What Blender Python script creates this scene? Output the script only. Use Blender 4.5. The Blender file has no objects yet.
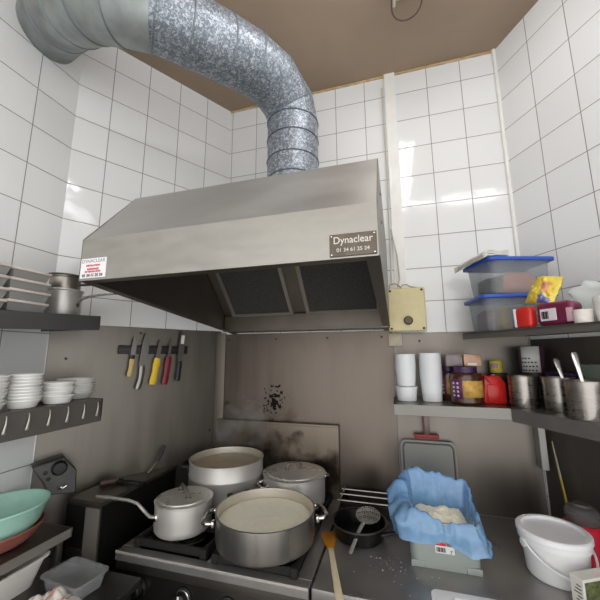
import bpy, bmesh, math, random
from mathutils import Vector, Matrix, noise
PI = math.pi
random.seed(7)
SC = bpy.context.scene
COL = SC.collection
# ------------------------------------------------------------------ camera
cam_d = bpy.data.cameras.new('camera'); cam = bpy.data.objects.new('camera', cam_d); COL.objects.link(cam)
cam_d.sensor_fit = 'HORIZONTAL'; cam_d.sensor_width = 36.0; cam_d.lens = 325.84/600*36.0
cam_d.clip_start = 0.01
cam.matrix_world = (Matrix.Translation((0, 0, 1.60)) @ Matrix.Rotation(math.radians(16.265), 4, 'Z')
                    @ Matrix.Rotation(PI/2+0.1682, 4, 'X') @ Matrix.Rotation(-0.0042, 4, 'Z'))
SC.camera = cam
# ------------------------------------------------------------------ world, exposure
w = bpy.data.worlds.new('world'); SC.world = w; w.use_nodes = True
w.node_tree.nodes['Background'].inputs[0].default_value = (1.0, 1.0, 1.0, 1)
w.node_tree.nodes['Background'].inputs[1].default_value = 2.15
SC.view_settings.view_transform = 'Standard'; SC.view_settings.look = 'None'
SC.view_settings.gamma = 1.0; SC.view_settings.use_curve_mapping = False
SC.view_settings.exposure = 0.0
TUBE_STRENGTH = 24.0

# ------------------------------------------------------------------ materials
def lin(c):
    return tuple(((x/255)/12.92 if x/255 <= .04045 else ((x/255+.055)/1.055)**2.4) for x in c)
MATS = {}
def mat(name, rgb, rough=.5, metal=0., var=0., scale=20., stretch=(1, 1, 1), bump=0., spec=.5, trans=0., clear=0., see=0., ior=1.45, rvar=0.):
    if name in MATS: return MATS[name]
    m = bpy.data.materials.new(name); m.use_nodes = True; MATS[name] = m
    nt = m.node_tree; N = nt.nodes; Lk = nt.links; b = N['Principled BSDF']; out = N['Material Output']
    c = lin(rgb)
    b.inputs['Base Color'].default_value = (*c, 1); b.inputs['Roughness'].default_value = rough
    b.inputs['Metallic'].default_value = metal; b.inputs['Specular IOR Level'].default_value = spec
    b.inputs['Transmission Weight'].default_value = trans; b.inputs['IOR'].default_value = ior
    b.inputs['Coat Weight'].default_value = clear
    if var or bump or rvar:
        tc = N.new('ShaderNodeTexCoord'); mp = N.new('ShaderNodeMapping'); nz = N.new('ShaderNodeTexNoise')
        mp.inputs['Scale'].default_value = stretch; nz.inputs['Scale'].default_value = scale; nz.inputs['Detail'].default_value = 5
        Lk.new(tc.outputs['Object'], mp.inputs['Vector']); Lk.new(mp.outputs['Vector'], nz.inputs['Vector'])
        if var:
            r = N.new('ShaderNodeValToRGB'); r.color_ramp.elements[0].position = .3; r.color_ramp.elements[1].position = .7
            r.color_ramp.elements[0].color = (*[x*(1-var) for x in c], 1); r.color_ramp.elements[1].color = (*[min(1, x*(1+var)) for x in c], 1)
            Lk.new(nz.outputs['Fac'], r.inputs['Fac']); Lk.new(r.outputs['Color'], b.inputs['Base Color'])
        if rvar:
            mr = N.new('ShaderNodeMapRange'); mr.inputs[1].default_value = .3; mr.inputs[2].default_value = .7
            mr.inputs[3].default_value = max(.03, rough-rvar); mr.inputs[4].default_value = rough+rvar
            Lk.new(nz.outputs['Fac'], mr.inputs[0]); Lk.new(mr.outputs[0], b.inputs['Roughness'])
        if bump:
            bp = N.new('ShaderNodeBump'); bp.inputs['Strength'].default_value = bump; bp.inputs['Distance'].default_value = .004
            Lk.new(nz.outputs['Fac'], bp.inputs['Height']); Lk.new(bp.outputs['Normal'], b.inputs['Normal'])
    if see:
        tr = N.new('ShaderNodeBsdfTransparent'); mx = N.new('ShaderNodeMixShader'); mx.inputs[0].default_value = see
        tr.inputs[0].default_value = (*[.55+.45*x for x in c], 1)
        Lk.new(b.outputs[0], mx.inputs[1]); Lk.new(tr.outputs[0], mx.inputs[2]); Lk.new(mx.outputs[0], out.inputs['Surface'])
    return m
def emis(name, rgb, s):
    m = bpy.data.materials.new(name); m.use_nodes = True
    b = m.node_tree.nodes['Principled BSDF']; b.inputs['Base Color'].default_value = (.8, .8, .8, 1)
    b.inputs['Emission Color'].default_value = (*lin(rgb), 1); b.inputs['Emission Strength'].default_value = s
    return m
def blotches(m, spots, coords='Object'):
    """burnt-on stains of their own shape: list of (centre, radius, noise scale, threshold, colour)"""
    nt = m.node_tree; N = nt.nodes; Lk = nt.links; b = N['Principled BSDF']
    tc = N.new('ShaderNodeTexCoord')
    src = b.inputs['Base Color'].links[0].from_socket if b.inputs['Base Color'].is_linked else None
    base = tuple(b.inputs['Base Color'].default_value)
    for (c, rad, ns, th, rgb, dens) in spots:
        mp = N.new('ShaderNodeMapping'); mp.inputs['Location'].default_value = [-c[i]/rad[i] for i in range(3)]
        mp.inputs['Scale'].default_value = [1/r for r in rad]
        ln = N.new('ShaderNodeVectorMath'); ln.operation = 'LENGTH'
        Lk.new(tc.outputs['Object'], mp.inputs['Vector']); Lk.new(mp.outputs['Vector'], ln.inputs[0])
        nz = N.new('ShaderNodeTexNoise'); nz.inputs['Scale'].default_value = ns; nz.inputs['Detail'].default_value = 3
        Lk.new(tc.outputs['Object'], nz.inputs['Vector'])
        a = N.new('ShaderNodeMath'); a.operation = 'MULTIPLY_ADD'      # noise - th*dist
        a.inputs[1].default_value = -th; Lk.new(ln.outputs['Value'], a.inputs[0]); Lk.new(nz.outputs['Fac'], a.inputs[2])
        mr = N.new('ShaderNodeMapRange'); mr.inputs[1].default_value = dens[0]; mr.inputs[2].default_value = dens[1]; mr.inputs[4].default_value = dens[2]
        Lk.new(a.outputs[0], mr.inputs[0])
        mx = N.new('ShaderNodeMix'); mx.data_type = 'RGBA'
        Lk.new(mr.outputs[0], mx.inputs[0])
        if src: Lk.new(src, mx.inputs[6])
        else: mx.inputs[6].default_value = base
        mx.inputs[7].default_value = (*lin(rgb), 1)
        src = mx.outputs[2]
    Lk.new(src, b.inputs['Base Color'])
    return m
def tile_mat(name, rgb, offset=0.0):
    m = bpy.data.materials.new(name); m.use_nodes = True
    nt = m.node_tree; N = nt.nodes; Lk = nt.links; b = N['Principled BSDF']
    uv = N.new('ShaderNodeUVMap'); br = N.new('ShaderNodeTexBrick')
    br.offset = 0.0; br.squash = 1.0
    c = lin(rgb); d = [x*.955 for x in c]
    br.inputs['Color1'].default_value = (*c, 1); br.inputs['Color2'].default_value = (*d, 1)
    br.inputs['Mortar'].default_value = (*lin((140, 136, 130)), 1)
    br.inputs['Scale'].default_value = 1.0; br.inputs['Mortar Size'].default_value = .011; br.inputs['Mortar Smooth'].default_value = .1
    br.inputs['Brick Width'].default_value = 1.0; br.inputs['Row Height'].default_value = 1.0
    Lk.new(uv.outputs[0], br.inputs['Vector']); Lk.new(br.outputs['Color'], b.inputs['Base Color'])
    mr = N.new('ShaderNodeMapRange'); mr.inputs[3].default_value = .09; mr.inputs[4].default_value = .7
    Lk.new(br.outputs['Fac'], mr.inputs[0]); Lk.new(mr.outputs[0], b.inputs['Roughness'])
    bp = N.new('ShaderNodeBump'); bp.invert = True; bp.inputs['Strength'].default_value = .5; bp.inputs['Distance'].default_value = .004
    Lk.new(br.outputs['Fac'], bp.inputs['Height'])
    nz = N.new('ShaderNodeTexNoise'); nz.inputs['Scale'].default_value = 2.2; Lk.new(uv.outputs[0], nz.inputs['Vector'])
    b2 = N.new('ShaderNodeBump'); b2.inputs['Strength'].default_value = .06; b2.inputs['Distance'].default_value = .02
    Lk.new(nz.outputs['Fac'], b2.inputs['Height']); Lk.new(bp.outputs['Normal'], b2.inputs['Normal']); Lk.new(b2.outputs['Normal'], b.inputs['Normal'])
    return m
def galv_mat():
    m = bpy.data.materials.new('galvanised'); m.use_nodes = True
    nt = m.node_tree; N = nt.nodes; Lk = nt.links; b = N['Principled BSDF']
    tc = N.new('ShaderNodeTexCoord'); nz = N.new('ShaderNodeTexNoise'); nz.inputs['Scale'].default_value = 90
    vo = N.new('ShaderNodeTexVoronoi'); vo.inputs['Scale'].default_value = 150
    mxv = N.new('ShaderNodeMix'); mxv.data_type = 'VECTOR'; mxv.inputs[0].default_value = .03
    Lk.new(tc.outputs['Object'], nz.inputs['Vector']); Lk.new(tc.outputs['Object'], mxv.inputs[4]); Lk.new(nz.outputs['Color'], mxv.inputs[5])
    Lk.new(mxv.outputs[1], vo.inputs['Vector'])
    bw = N.new('ShaderNodeSeparateColor'); Lk.new(vo.outputs['Color'], bw.inputs[0])
    r = N.new('ShaderNodeValToRGB'); e = r.color_ramp.elements
    e[0].position = .25; e[0].color = (*lin((112, 119, 127)), 1); e[1].position = .95; e[1].color = (*lin((184, 191, 199)), 1)
    q = e.new(.6); q.color = (*lin((136, 143, 151)), 1)
    Lk.new(bw.outputs[0], r.inputs['Fac']); Lk.new(r.outputs['Color'], b.inputs['Base Color'])
    b.inputs['Metallic'].default_value = .55; b.inputs['Roughness'].default_value = .5
    return m

steel = mat('brushed steel', (176, 172, 165), .34, 1.0, .10, 6, (1, 1, 30), rvar=.06)
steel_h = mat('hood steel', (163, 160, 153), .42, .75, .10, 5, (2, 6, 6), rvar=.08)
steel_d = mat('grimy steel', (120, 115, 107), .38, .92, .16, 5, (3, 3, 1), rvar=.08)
steel_t = mat('worktop steel', (158, 156, 153), .34, .72, .12, 7, (1, 1, 1), rvar=.08)
steel_k = mat('wall sheet steel', (124, 119, 111), .42, .92, .10, 4, (5, 5, .6), rvar=.05)
chrome = mat('polished steel', (205, 203, 198), .16, 1.0)
alu = mat('aluminium', (200, 198, 193), .42, .6, .05, 5, (1, 1, 5), rvar=.05)
alu_in = mat('pot inner aluminium', (206, 200, 186), .42, .55)
black = mat('black enamel', (13, 12, 12), .3, 0, .2, 30)
blackp = mat('black plastic', (26, 26, 27), .42)
iron = mat('cast iron', (30, 28, 27), .62, .2, .25, 40, bump=.3)
filt = mat('grease filter mesh', (78, 76, 73), .6, .4, .25, 160, (1, 1, .2))
whitep = mat('white plastic', (236, 237, 238), .38)
porcelain = mat('white porcelain', (232, 232, 228), .18, clear=.3)
ceil_m = mat('ceiling', (158, 138, 118), .55, 0, .14, 1.6, bump=.02)
blotches(ceil_m, [((.35, 1.55, 0), (.6, .18, 1), 14, .12, (150, 118, 84), (.48, .66, .75)), ((-.3, 1.2, 0), (.45, .35, 1), 5, .16, (132, 108, 86), (.42, .7, .7)), ((.6, 1.2, 0), (.25, .5, 1), 9, .15, (140, 112, 84), (.45, .7, .6))])
galv = galv_mat()

# ------------------------------------------------------------------ mesh builder
class M:
    def __init__(s, T=None, world=True):
        s.bm = bmesh.new(); s.T = T; s.world = world
    def _add(s, verts, faces, mtx=None):
        vs = [s.bm.verts.new(mtx @ Vector(v) if mtx else v) for v in verts]
        for f in faces:
            try: s.bm.faces.new([vs[i] for i in f])
            except ValueError: pass
        return vs
    def box(s, x0, x1, y0, y1, z0, z1, bev=0, seg=2, mtx=None):
        t = bmesh.new()
        v = [t.verts.new((x, y, z)) for x in (x0, x1) for y in (y0, y1) for z in (z0, z1)]
        for f in ((0, 1, 3, 2), (4, 6, 7, 5), (0, 4, 5, 1), (2, 3, 7, 6), (0, 2, 6, 4), (1, 5, 7, 3)): t.faces.new([v[i] for i in f])
        if bev: bmesh.ops.bevel(t, geom=t.edges[:], offset=bev, segments=seg, affect='EDGES', profile=.5)
        s.merge(t, mtx); return s
    def merge(s, t, mtx=None):
        t.verts.index_update()
        s._add([v.co.copy() for v in t.verts], [[v.index for v in f.verts] for f in t.faces], mtx); t.free()
    def lathe(s, prof, c=(0, 0, 0), seg=40, mtx=None, sx=1, sy=1):
        """prof: (radius, z) list; r = 0 closes"""
        vs, rows = [], []
        for r, z in prof:
            if r <= 1e-6: rows.append([len(vs)]); vs.append((c[0], c[1], c[2]+z))
            else:
                rows.append(list(range(len(vs), len(vs)+seg)))
                vs += [(c[0]+sx*r*math.cos(2*PI*i/seg), c[1]+sy*r*math.sin(2*PI*i/seg), c[2]+z) for i in range(seg)]
        fs = []
        for a, b in zip(rows, rows[1:]):
            for i in range(seg):
                j = (i+1) % seg
                if len(a) == 1 and len(b) == 1: continue
                if len(a) == 1: fs.append((a[0], b[i], b[j]))
                elif len(b) == 1: fs.append((a[i], a[j], b[0]))
                else: fs.append((a[i], a[j], b[j], b[i]))
        s._add(vs, fs, mtx); return s
    def tube(s, pts, r, seg=10, caps=True, closed=False, flat=None, mtx=None, d0=None, d1=None):
        P = [Vector(p) for p in pts]; n = len(P)
        R = r if isinstance(r, (list, tuple)) else [r]*n
        vs = []; up = None
        for i in range(n):
            if closed: d = (P[(i+1) % n]-P[i-1]).normalized()
            elif i == 0: d = Vector(d0).normalized() if d0 is not None else (P[1]-P[0]).normalized()
            elif i == n-1: d = Vector(d1).normalized() if d1 is not None else (P[-1]-P[-2]).normalized()
            else: d = ((P[i]-P[i-1]).normalized()+(P[i+1]-P[i]).normalized()).normalized()
            if up is None:
                up = Vector((0, 0, 1)) if abs(d.z) < .9 else Vector((1, 0, 0))
                if flat and flat[2]: up = Vector(flat[2])
            a = d.cross(up).normalized(); up = a.cross(d).normalized()
            for k in range(seg):
                t = 2*PI*k/seg
                fa, fb = (flat[0], flat[1]) if flat else (1, 1)
                vs.append(P[i]+a*math.cos(t)*R[i]*fa+up*math.sin(t)*R[i]*fb)
        fs = []
        for i in range(n if closed else n-1):
            for k in range(seg):
                l = (k+1) % seg; j = (i+1) % n
                fs.append((i*seg+k, i*seg+l, j*seg+l, j*seg+k))
        if caps and not closed:
            fs.append(tuple(range(seg))[::-1]); fs.append(tuple(range((n-1)*seg, n*seg)))
        s._add(vs, fs, mtx); return s
    def prism(s, poly, lo, hi, axis='z', bev=0, mtx=None):
        """poly 2D extruded: axis z -> (x,y); y -> (x,z); x -> (y,z)"""
        f = {'z': lambda p, h: (p[0], p[1], h), 'y': lambda p, h: (p[0], h, p[1]), 'x': lambda p, h: (h, p[0], p[1])}[axis]
        n = len(poly); t = bmesh.new()
        v = [t.verts.new(f(p, lo)) for p in poly]+[t.verts.new(f(p, hi)) for p in poly]
        t.faces.new(v[:n][::-1]); t.faces.new(v[n:])
        for i in range(n): t.faces.new((v[i], v[(i+1) % n], v[n+(i+1) % n], v[n+i]))
        bmesh.ops.recalc_face_normals(t, faces=t.faces[:])
        if bev: bmesh.ops.bevel(t, geom=t.edges[:], offset=bev, segments=2, affect='EDGES', profile=.5)
        s.merge(t, mtx); return s
    def grid(s, fn, nu, nv, wrap=False, mtx=None):
        vs = [fn(i/(nu if wrap else nu-1), j/(nv-1)) for j in range(nv) for i in range(nu)]
        fs = [(j*nu+i, j*nu+(i+1) % nu, (j+1)*nu+(i+1) % nu, (j+1)*nu+i) for j in range(nv-1) for i in range(nu if wrap else nu-1)]
        s._add(vs, fs, mtx); return s
    def make(s, name, m, parent=None, smooth=30, sub=0, solid=0, noflip=False):
        if not noflip: bmesh.ops.recalc_face_normals(s.bm, faces=s.bm.faces[:])
        me = bpy.data.meshes.new(name); s.bm.to_mesh(me); s.bm.free()
        if s.T is not None and s.world: me.transform(s.T.matrix_world_inv)
        me.materials.append(m)
        if smooth:
            for p in me.polygons: p.use_smooth = True
            me.set_sharp_from_angle(angle=math.radians(smooth))
        o = bpy.data.objects.new(name, me); COL.objects.link(o)
        if parent is not None: o.parent = parent.o if isinstance(parent, Thing) else parent
        if solid:
            q = o.modifiers.new('solid', 'SOLIDIFY'); q.thickness = solid; q.offset = 0
        if sub:
            q = o.modifiers.new('sub', 'SUBSURF'); q.levels = sub; q.render_levels = sub
        return o
class Thing:
    def __init__(s, name, label, cat, loc=(0, 0, 0), rz=0, group=None):
        o = bpy.data.objects.new(name, None); COL.objects.link(o); o.empty_display_size = .02
        o.location = loc; o.rotation_euler = (0, 0, rz); s.o = o
        s.matrix_world_inv = (Matrix.Translation(loc) @ Matrix.Rotation(rz, 4, 'Z')).inverted()
        tag(o, label, cat, group)
    def W(s): return M(s, True)      # build in room coordinates
    def L(s): return M(s, False)     # build in the thing's own coordinates
def tag(o, label=None, cat=None, group=None, kind=None):
    if label: o['label'] = label
    if cat: o['category'] = cat
    if group: o['group'] = group
    if kind: o['kind'] = kind
    return o
def dup(T, loc, label, rz=None):
    def cp(o, par):
        c = o.copy(); COL.objects.link(c)
        if par: c.parent = par
        for ch in [x for x in bpy.data.objects if x.parent == o]: cp(ch, c)
        return c
    r = cp(T.o if isinstance(T, Thing) else T, None); r.location = loc
    if rz is not None: r.rotation_euler = (0, 0, rz)
    r['label'] = label
    return r
def text(name, body, size, loc, rot, m, parent, extrude=.0004, sx=1.0, bold=0.0):
    cu = bpy.data.curves.new(name, 'FONT'); cu.body = body; cu.size = size; cu.extrude = extrude; cu.align_x = 'CENTER'; cu.align_y = 'CENTER'; cu.offset = bold
    t = bpy.data.objects.new('tmp', cu); COL.objects.link(t)
    dg = bpy.context.evaluated_depsgraph_get(); me = bpy.data.meshes.new_from_object(t.evaluated_get(dg)); me.name = name
    bpy.data.objects.remove(t); bpy.data.curves.remove(cu)
    me.materials.clear(); me.materials.append(m)
    o = bpy.data.objects.new(name, me); COL.objects.link(o); o.location = loc; o.rotation_euler = rot; o.scale = (sx, 1, 1)
    o.parent = parent.o if isinstance(parent, Thing) else parent
    return o
# ------------------------------------------------------------------ the plan of the room (metres)
TS = .17; Z0 = 3.0542; CZ = 3.19
P1 = Vector((-1.392, 1.015)); P2 = Vector((-.969, 1.715)); P3 = Vector((.577, 1.715)); YB = 1.715
dK = (P2-P1).normalized(); dR = Vector((.4907, -.8713)).normalized()
nK = Vector((dK.y, -dK.x)); nR = Vector((dR.y, -dR.x)); nR = nR if nR.dot(P3) < 0 else -nR
P0 = Vector((-1.43, -1.6)); P4 = P3+dR*1.35
aK = math.atan2(dK.y, dK.x); aR = math.atan2(dR.y, dR.x); aL = PI/2
def onK(a, off, z): q = P1+dK*a+nK*off; return (q.x, q.y, z)
def onR(a, off, z): q = P3+dR*a+nR*off; return (q.x, q.y, z)
def wall(name, a, b, u0, m, z0=0, z1=CZ):
    me = bpy.data.meshes.new(name); bm = bmesh.new(); uvl = bm.loops.layers.uv.new('UVMap')
    n = Vector(((b-a).y, -(b-a).x)).normalized()*-.08
    L = (b-a).length
    front = [(a.x, a.y, z0, 0), (b.x, b.y, z0, L), (b.x, b.y, z1, L), (a.x, a.y, z1, 0)]
    vs = [bm.verts.new(p[:3]) for p in front]; f = bm.faces.new(vs)
    for lp, p in zip(f.loops, front): lp[uvl].uv = ((p[3]-u0)/TS+20, (p[2]-Z0)/TS+40)
    bk = [bm.verts.new((p[0]+n.x, p[1]+n.y, p[2])) for p in front]
    bm.faces.new(bk[::-1])
    for i in range(4): bm.faces.new((vs[i], bk[i], bk[(i+1) % 4], vs[(i+1) % 4]))
    bmesh.ops.recalc_face_normals(bm, faces=bm.faces[:])
    bm.to_mesh(me); bm.free(); me.materials.append(m)
    o = bpy.data.objects.new(name, me); COL.objects.link(o); o['kind'] = 'structure'; return o
tl = tile_mat('white glazed tiles', (229, 230, 229))
wall('wall_left', P0, P1, (P1-P0).length-.9823*TS, tl)
wall('wall_corner', P1, P2, .8295*TS, tl)
wall('wall_back', P2, P3, .09*TS, tl)
wall('wall_right', P3, P4, 1.0416*TS, tl)
q = M().box(-1.6, 1.5, -1.7, 1.85, CZ, CZ+.08).make('ceiling', ceil_m, smooth=0); q['kind'] = 'structure'
q = M().box(-1.6, 2.0, -1.7, 1.85, -.08, 0).make('floor', mat('floor tiles', (128, 120, 114), .5, 0, .1, 6), smooth=0); q['kind'] = 'structure'
white_paint = mat('old white paint', (230, 229, 224), .4, 0, .05, 14)
q = M().box(.010, .068, YB-.013, YB, 1.71, CZ).make('trim_1', white_paint, smooth=0); q['kind'] = 'structure'
# mastic bead in the right corner and the brown band along the ceiling
q = M().tube([(P3.x-.004, P3.y-.006, 1.7), (P3.x-.004, P3.y-.006, CZ)], .009, 8).make('trim_2', white_paint); q['kind'] = 'structure'
q = M().box(P2.x, P3.x, YB-.006, YB, CZ-.012, CZ).make('trim_3', mat('stained edge', (186, 160, 122), .6, 0, .25, 30, (1, 1, 3)), smooth=0); q['kind'] = 'structure'

# ------------------------------------------------------------------ ceiling lamps
tube_m = emis('lit tube', (250, 251, 255), TUBE_STRENGTH)
tube_m2 = emis('old lit tube', (250, 251, 255), TUBE_STRENGTH*.5)
def lamp(name, label, loc, rz, length, y_end_cap):
    t = Thing(name, label, 'lamp', loc, rz, None)
    b = t.L(); b.box(-.055, .055, 0, length, .055, .09, .004); b.make('housing', mat('lamp housing', (196, 190, 180), .5), t)
    for x in (-.03, .03):
        t.L().tube([(x, .06, .03), (x, length-.06, .03)], .013, 12).make('fluorescent_tube', tube_m if y_end_cap else tube_m2, t)
    for y in (.02, length-.05): t.L().box(-.05, .05, y, y+.03, .008, .055, .004).make('tube_holder', mat('lamp housing', (1, 1, 1)), t)
    return t
lt = lamp('ceiling_lamp', 'twin tube batten lamp running towards the hood under the brown ceiling', (.15, .22, CZ-.09), 0, 1.0, True)
lamp('ceiling_lamp', 'twin tube ceiling lamp running crosswise, nearest the viewer', (1.15, .06, CZ-.09), PI/2, 1.15, False)
# rounded end of the lamp with its cable loop
E_ = []
for i in range(17):
    a = PI*i/16; E_.append((.118+.062*math.cos(a), 1.255+.07*math.sin(a), CZ-.10))
lt.W().tube([(.180, 1.20, CZ-.085)]+E_+[(.056, 1.20, CZ-.085)], .0035, 8).make('cable_loop', mat('dark cable', (92, 72, 66), .5), lt)
lt.W().tube([(.066, 1.13, CZ-.06), (.066, 1.262, CZ-.085)], .0065, 10).make('cable_sleeve', mat('lamp housing', (1, 1, 1)), lt)
lt.W().box(.066, .176, 1.20, 1.29, CZ-.035, CZ-.001, .012, 3).make('end_cover', mat('end cover', (176, 170, 158), .5), lt)

# ------------------------------------------------------------------ steel sheets on the walls
def sheet(name, label, a, n, d, l0, l1, z0, z1, m, th=.006):
    t = Thing(name, label, 'wall panel', (a.x, a.y, z0), math.atan2(d.y, d.x))
    t.L().box(l0, l1, -th, -.0005, 0, z1-z0, .001, 1).make('panel', m, t)
    return t
splash_m = mat('splash sheet steel', (104, 95, 87), .36, .95, .14, 3.2, (4, 1, .35), rvar=.07)
blotches(splash_m, [((.32, 0, .43), (.075, 1, .11), 62, .22, (26, 22, 20), (.42, .45, 1.)), ((.045, 0, .42), (.02, 1, .02), 80, .3, (60, 52, 46), (.30, .36, .8)), ((.36, 0, .30), (.14, 1, .10), 9, .25, (70, 50, 38), (.25, .5, .8))])
t = sheet('backsplash_panel', 'steel splash sheet behind the stove under the hood, black specks burnt on', P2, None, Vector((1, 0)), .0, .955, .915, 1.722, splash_m)
for x in (.04, .33, .62, .9):
    t.L().lathe([(0, 0), (.006, 0), (.005, .003), (0, .004)], seg=12, mtx=Matrix.Translation((x, -.0055, .775)) @ Matrix.Rotation(PI/2, 4, 'X')).make('screw', mat('screw', (60, 56, 52), .4, .8), t)
t = sheet('backsplash_panel', 'steel splash sheet behind the shelf and cutting board', P2, None, Vector((1, 0)), .957, 1.54, .915, 1.708, mat('splash sheet pale', (116, 110, 103), .38, .95, .08, 3, (4, 1, .35), rvar=.06))
t.L().lathe([(0, 0), (.006, 0), (.005, .003), (0, .004)], seg=12, mtx=Matrix.Translation((1.08, -.0055, .752)) @ Matrix.Rotation(PI/2, 4, 'X')).make('screw', mat('screw', (60, 56, 52)), t)
t = sheet('wall_sheet', 'grey steel sheet behind the knife bar, left of the stove', P1, None, dK, .004, .80, .80, 1.738, steel_k)
for x, z in ((.07, .79), (.36, .91), (.75, .40)):
    t.L().lathe([(0, 0), (.006, 0), (.005, .003), (0, .004)], seg=12, mtx=Matrix.Translation((x, -.0055, z)) @ Matrix.Rotation(PI/2, 4, 'X')).make('screw', mat('screw', (60, 56, 52)), t)
sheet('wall_sheet', 'dark steel sheet on the right wall behind the pots', P3, None, dR, .012, 1.33, .915, 1.665, mat('dark sheet', (116, 110, 104), .45, .85, .12, 3, (4, 4, .4)))
t = Thing('corner_strip', 'pale steel angle strip in the corner left of the stove splash sheet', 'trim strip', (P2.x, P2.y, .95))
a = P2+nK*.0075-dK*.05; b = P2+nK*.0075-dK*.012; c = Vector((P2.x+.022, P2.y-.008))
t.W().prism([(a.x, a.y), (b.x, b.y), (c.x, c.y), (c.x, c.y-.004), (b.x+.006, b.y-.006), (a.x+.004, a.y-.002)], .95, 1.728).make('strip', mat('pale strip', (96, 90, 83), .45, .8), t)

# ------------------------------------------------------------------ extractor hood
H = Thing('extractor_hood', 'big stainless extractor hood above the stove with two filters', 'extractor hood', (-.465, 1.22, 1.72))
xl, xr, yf = -.903, -.027, .73
zb, zt = 1.822, 1.952
def hood_z(y): return zb+(y-yf)*(1.722-zb)/(1.712-yf)
# outer shell: front band, sloping top, flat top
H.W().box(xl, xr, yf, yf+.004, zb, zt).make('front_band', steel_h, H)
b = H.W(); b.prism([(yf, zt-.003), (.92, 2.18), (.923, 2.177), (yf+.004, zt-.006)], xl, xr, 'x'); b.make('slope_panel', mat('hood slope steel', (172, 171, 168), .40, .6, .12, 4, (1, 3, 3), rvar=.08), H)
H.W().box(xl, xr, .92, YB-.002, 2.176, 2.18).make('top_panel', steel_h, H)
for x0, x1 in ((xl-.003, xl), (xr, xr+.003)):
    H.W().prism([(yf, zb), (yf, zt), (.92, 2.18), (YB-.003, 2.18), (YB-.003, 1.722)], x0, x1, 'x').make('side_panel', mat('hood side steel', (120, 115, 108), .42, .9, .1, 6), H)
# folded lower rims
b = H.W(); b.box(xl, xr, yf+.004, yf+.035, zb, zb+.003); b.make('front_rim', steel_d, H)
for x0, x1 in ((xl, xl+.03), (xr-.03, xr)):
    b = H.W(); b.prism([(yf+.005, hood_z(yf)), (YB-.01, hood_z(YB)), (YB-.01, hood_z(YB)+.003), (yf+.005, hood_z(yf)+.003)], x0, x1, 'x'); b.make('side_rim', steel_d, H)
# inner back gutter and filter bank
H.W().box(xl+.005, xr-.004, 1.60, 1.604, 1.735, 1.812).box(xl+.005, xr-.004, 1.585, YB-.006, 1.728, 1.735).make('grease_gutter', mat('gutter steel', (112, 105, 96), .4, .9, .12, 8), H)
fy0, fz0, fl = 1.60, 1.812, .44
def onF(x, t, o=0): return (x, fy0-t*.7071-o*.7071, fz0+t*.7071-o*.7071)
def fslab(b, x0, x1, t0, t1, o0, o1):
    v = [onF(x, t, o) for x in (x0, x1) for t in (t0, t1) for o in (o0, o1)]
    b._add(v, [(0, 1, 3, 2), (4, 6, 7, 5), (0, 4, 5, 1), (2, 3, 7, 6), (0, 2, 6, 4), (1, 5, 7, 3)])
b = H.W(); fslab(b, xl+.003, xr-.003, 0, fl, -.012, -.008); b.make('filter_rack', mat('rack steel', (140, 134, 126), .42, .9, .12, 8), H)
for x0, x1 in ((-.835, -.512), (-.418, -.072)):
    b = H.W(); fslab(b, x0, x1, .012, fl-.02, -.004, .002); f = b.make('grease_filter', filt, H)
    b = H.W()
    fslab(b, x0-.012, x0+.006, .0, fl-.01, -.008, .008); fslab(b, x1-.006, x1+.012, .0, fl-.01, -.008, .008); fslab(b, x0, x1, 0, .014, -.008, .008); fslab(b, x0, x1, fl-.03, fl-.012, -.008, .008)
    b.make('filter_frame', mat('filter frame steel', (178, 172, 162), .35, .7), f)
b = H.W(); b.box(xl+.003, xr-.003, 0.905, fy0-fl*.7071+.02, 2.128, 2.132); b.make('inner_ceiling', mat('rack steel', (1, 1, 1)), H)
# nameplate with engraved lettering, and sticker
pl = H.W().box(-.139, -.030, yf-.003, yf, 1.826, 1.881, .001, 1).make('nameplate', mat('nameplate metal', (98, 90, 80), .35, .8, .2, 40), H)
silver = mat('engraved letters', (206, 202, 192), .3, .4)
cx, cz = -.0845+.465, 1.8555-1.72
text('lettering', 'Dynaclear', .0245, (cx, yf-.0035-1.22, cz+.009), (PI/2, 0, 0), silver, pl, sx=.92)
text('lettering', '01 34 61 25 24', .0125, (cx, yf-.0035-1.22, cz-.0145), (PI/2, 0, 0), silver, pl)
for x in (-.134, -.035):
    for z in (1.831, 1.876): H.W().lathe([(0, 0), (.0026, 0), (.002, .0015), (0, .002)], seg=10, mtx=Matrix.Translation((x, yf-.003, z)) @ Matrix.Rotation(PI/2, 4, 'X')).make('rivet', chrome, pl)
st = H.W().box(-.901, -.806, yf-.0012, yf, 1.829, 1.889).make('sticker', mat('sticker paper', (238, 238, 240), .45), H)
red_i = mat('red print', (206, 52, 72), .5); grey_i = mat('grey print', (150, 150, 158), .5); blk_i = mat('dark print', (62, 62, 70), .5)
sx_, sy_, sz_ = -.8535+.465, yf-.0016-1.22, 1.859-1.72
text('print', 'DYNACLEAR', .0152, (sx_, sy_, sz_+.021), (PI/2, 0, 0), grey_i, st)
text('print', 'INSTALLATION', .0075, (sx_, sy_, sz_+.0075), (PI/2, 0, 0), red_i, st, bold=.0003)
text('print', 'RAMONAGE', .0078, (sx_, sy_, sz_-.0035), (PI/2, 0, 0), red_i, st, bold=.0003)
text('print', 'DE VENTILATION', .0075, (sx_, sy_, sz_-.0112), (PI/2, 0, 0), red_i, st, bold=.0003)
text('print', '01 34 61 25 24', .0125, (sx_, sy_, sz_-.0225), (PI/2, 0, 0), blk_i, st, bold=.0003)
# small bolts along the right end
for z in (1.99, 2.08): H.W().lathe([(0, 0), (.005, 0), (.004, .003), (0, .004)], seg=10, mtx=Matrix.Translation((xr+.003, .95, z)) @ Matrix.Rotation(PI/2, 4, 'Y')).make('bolt', steel_d, H)

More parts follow.
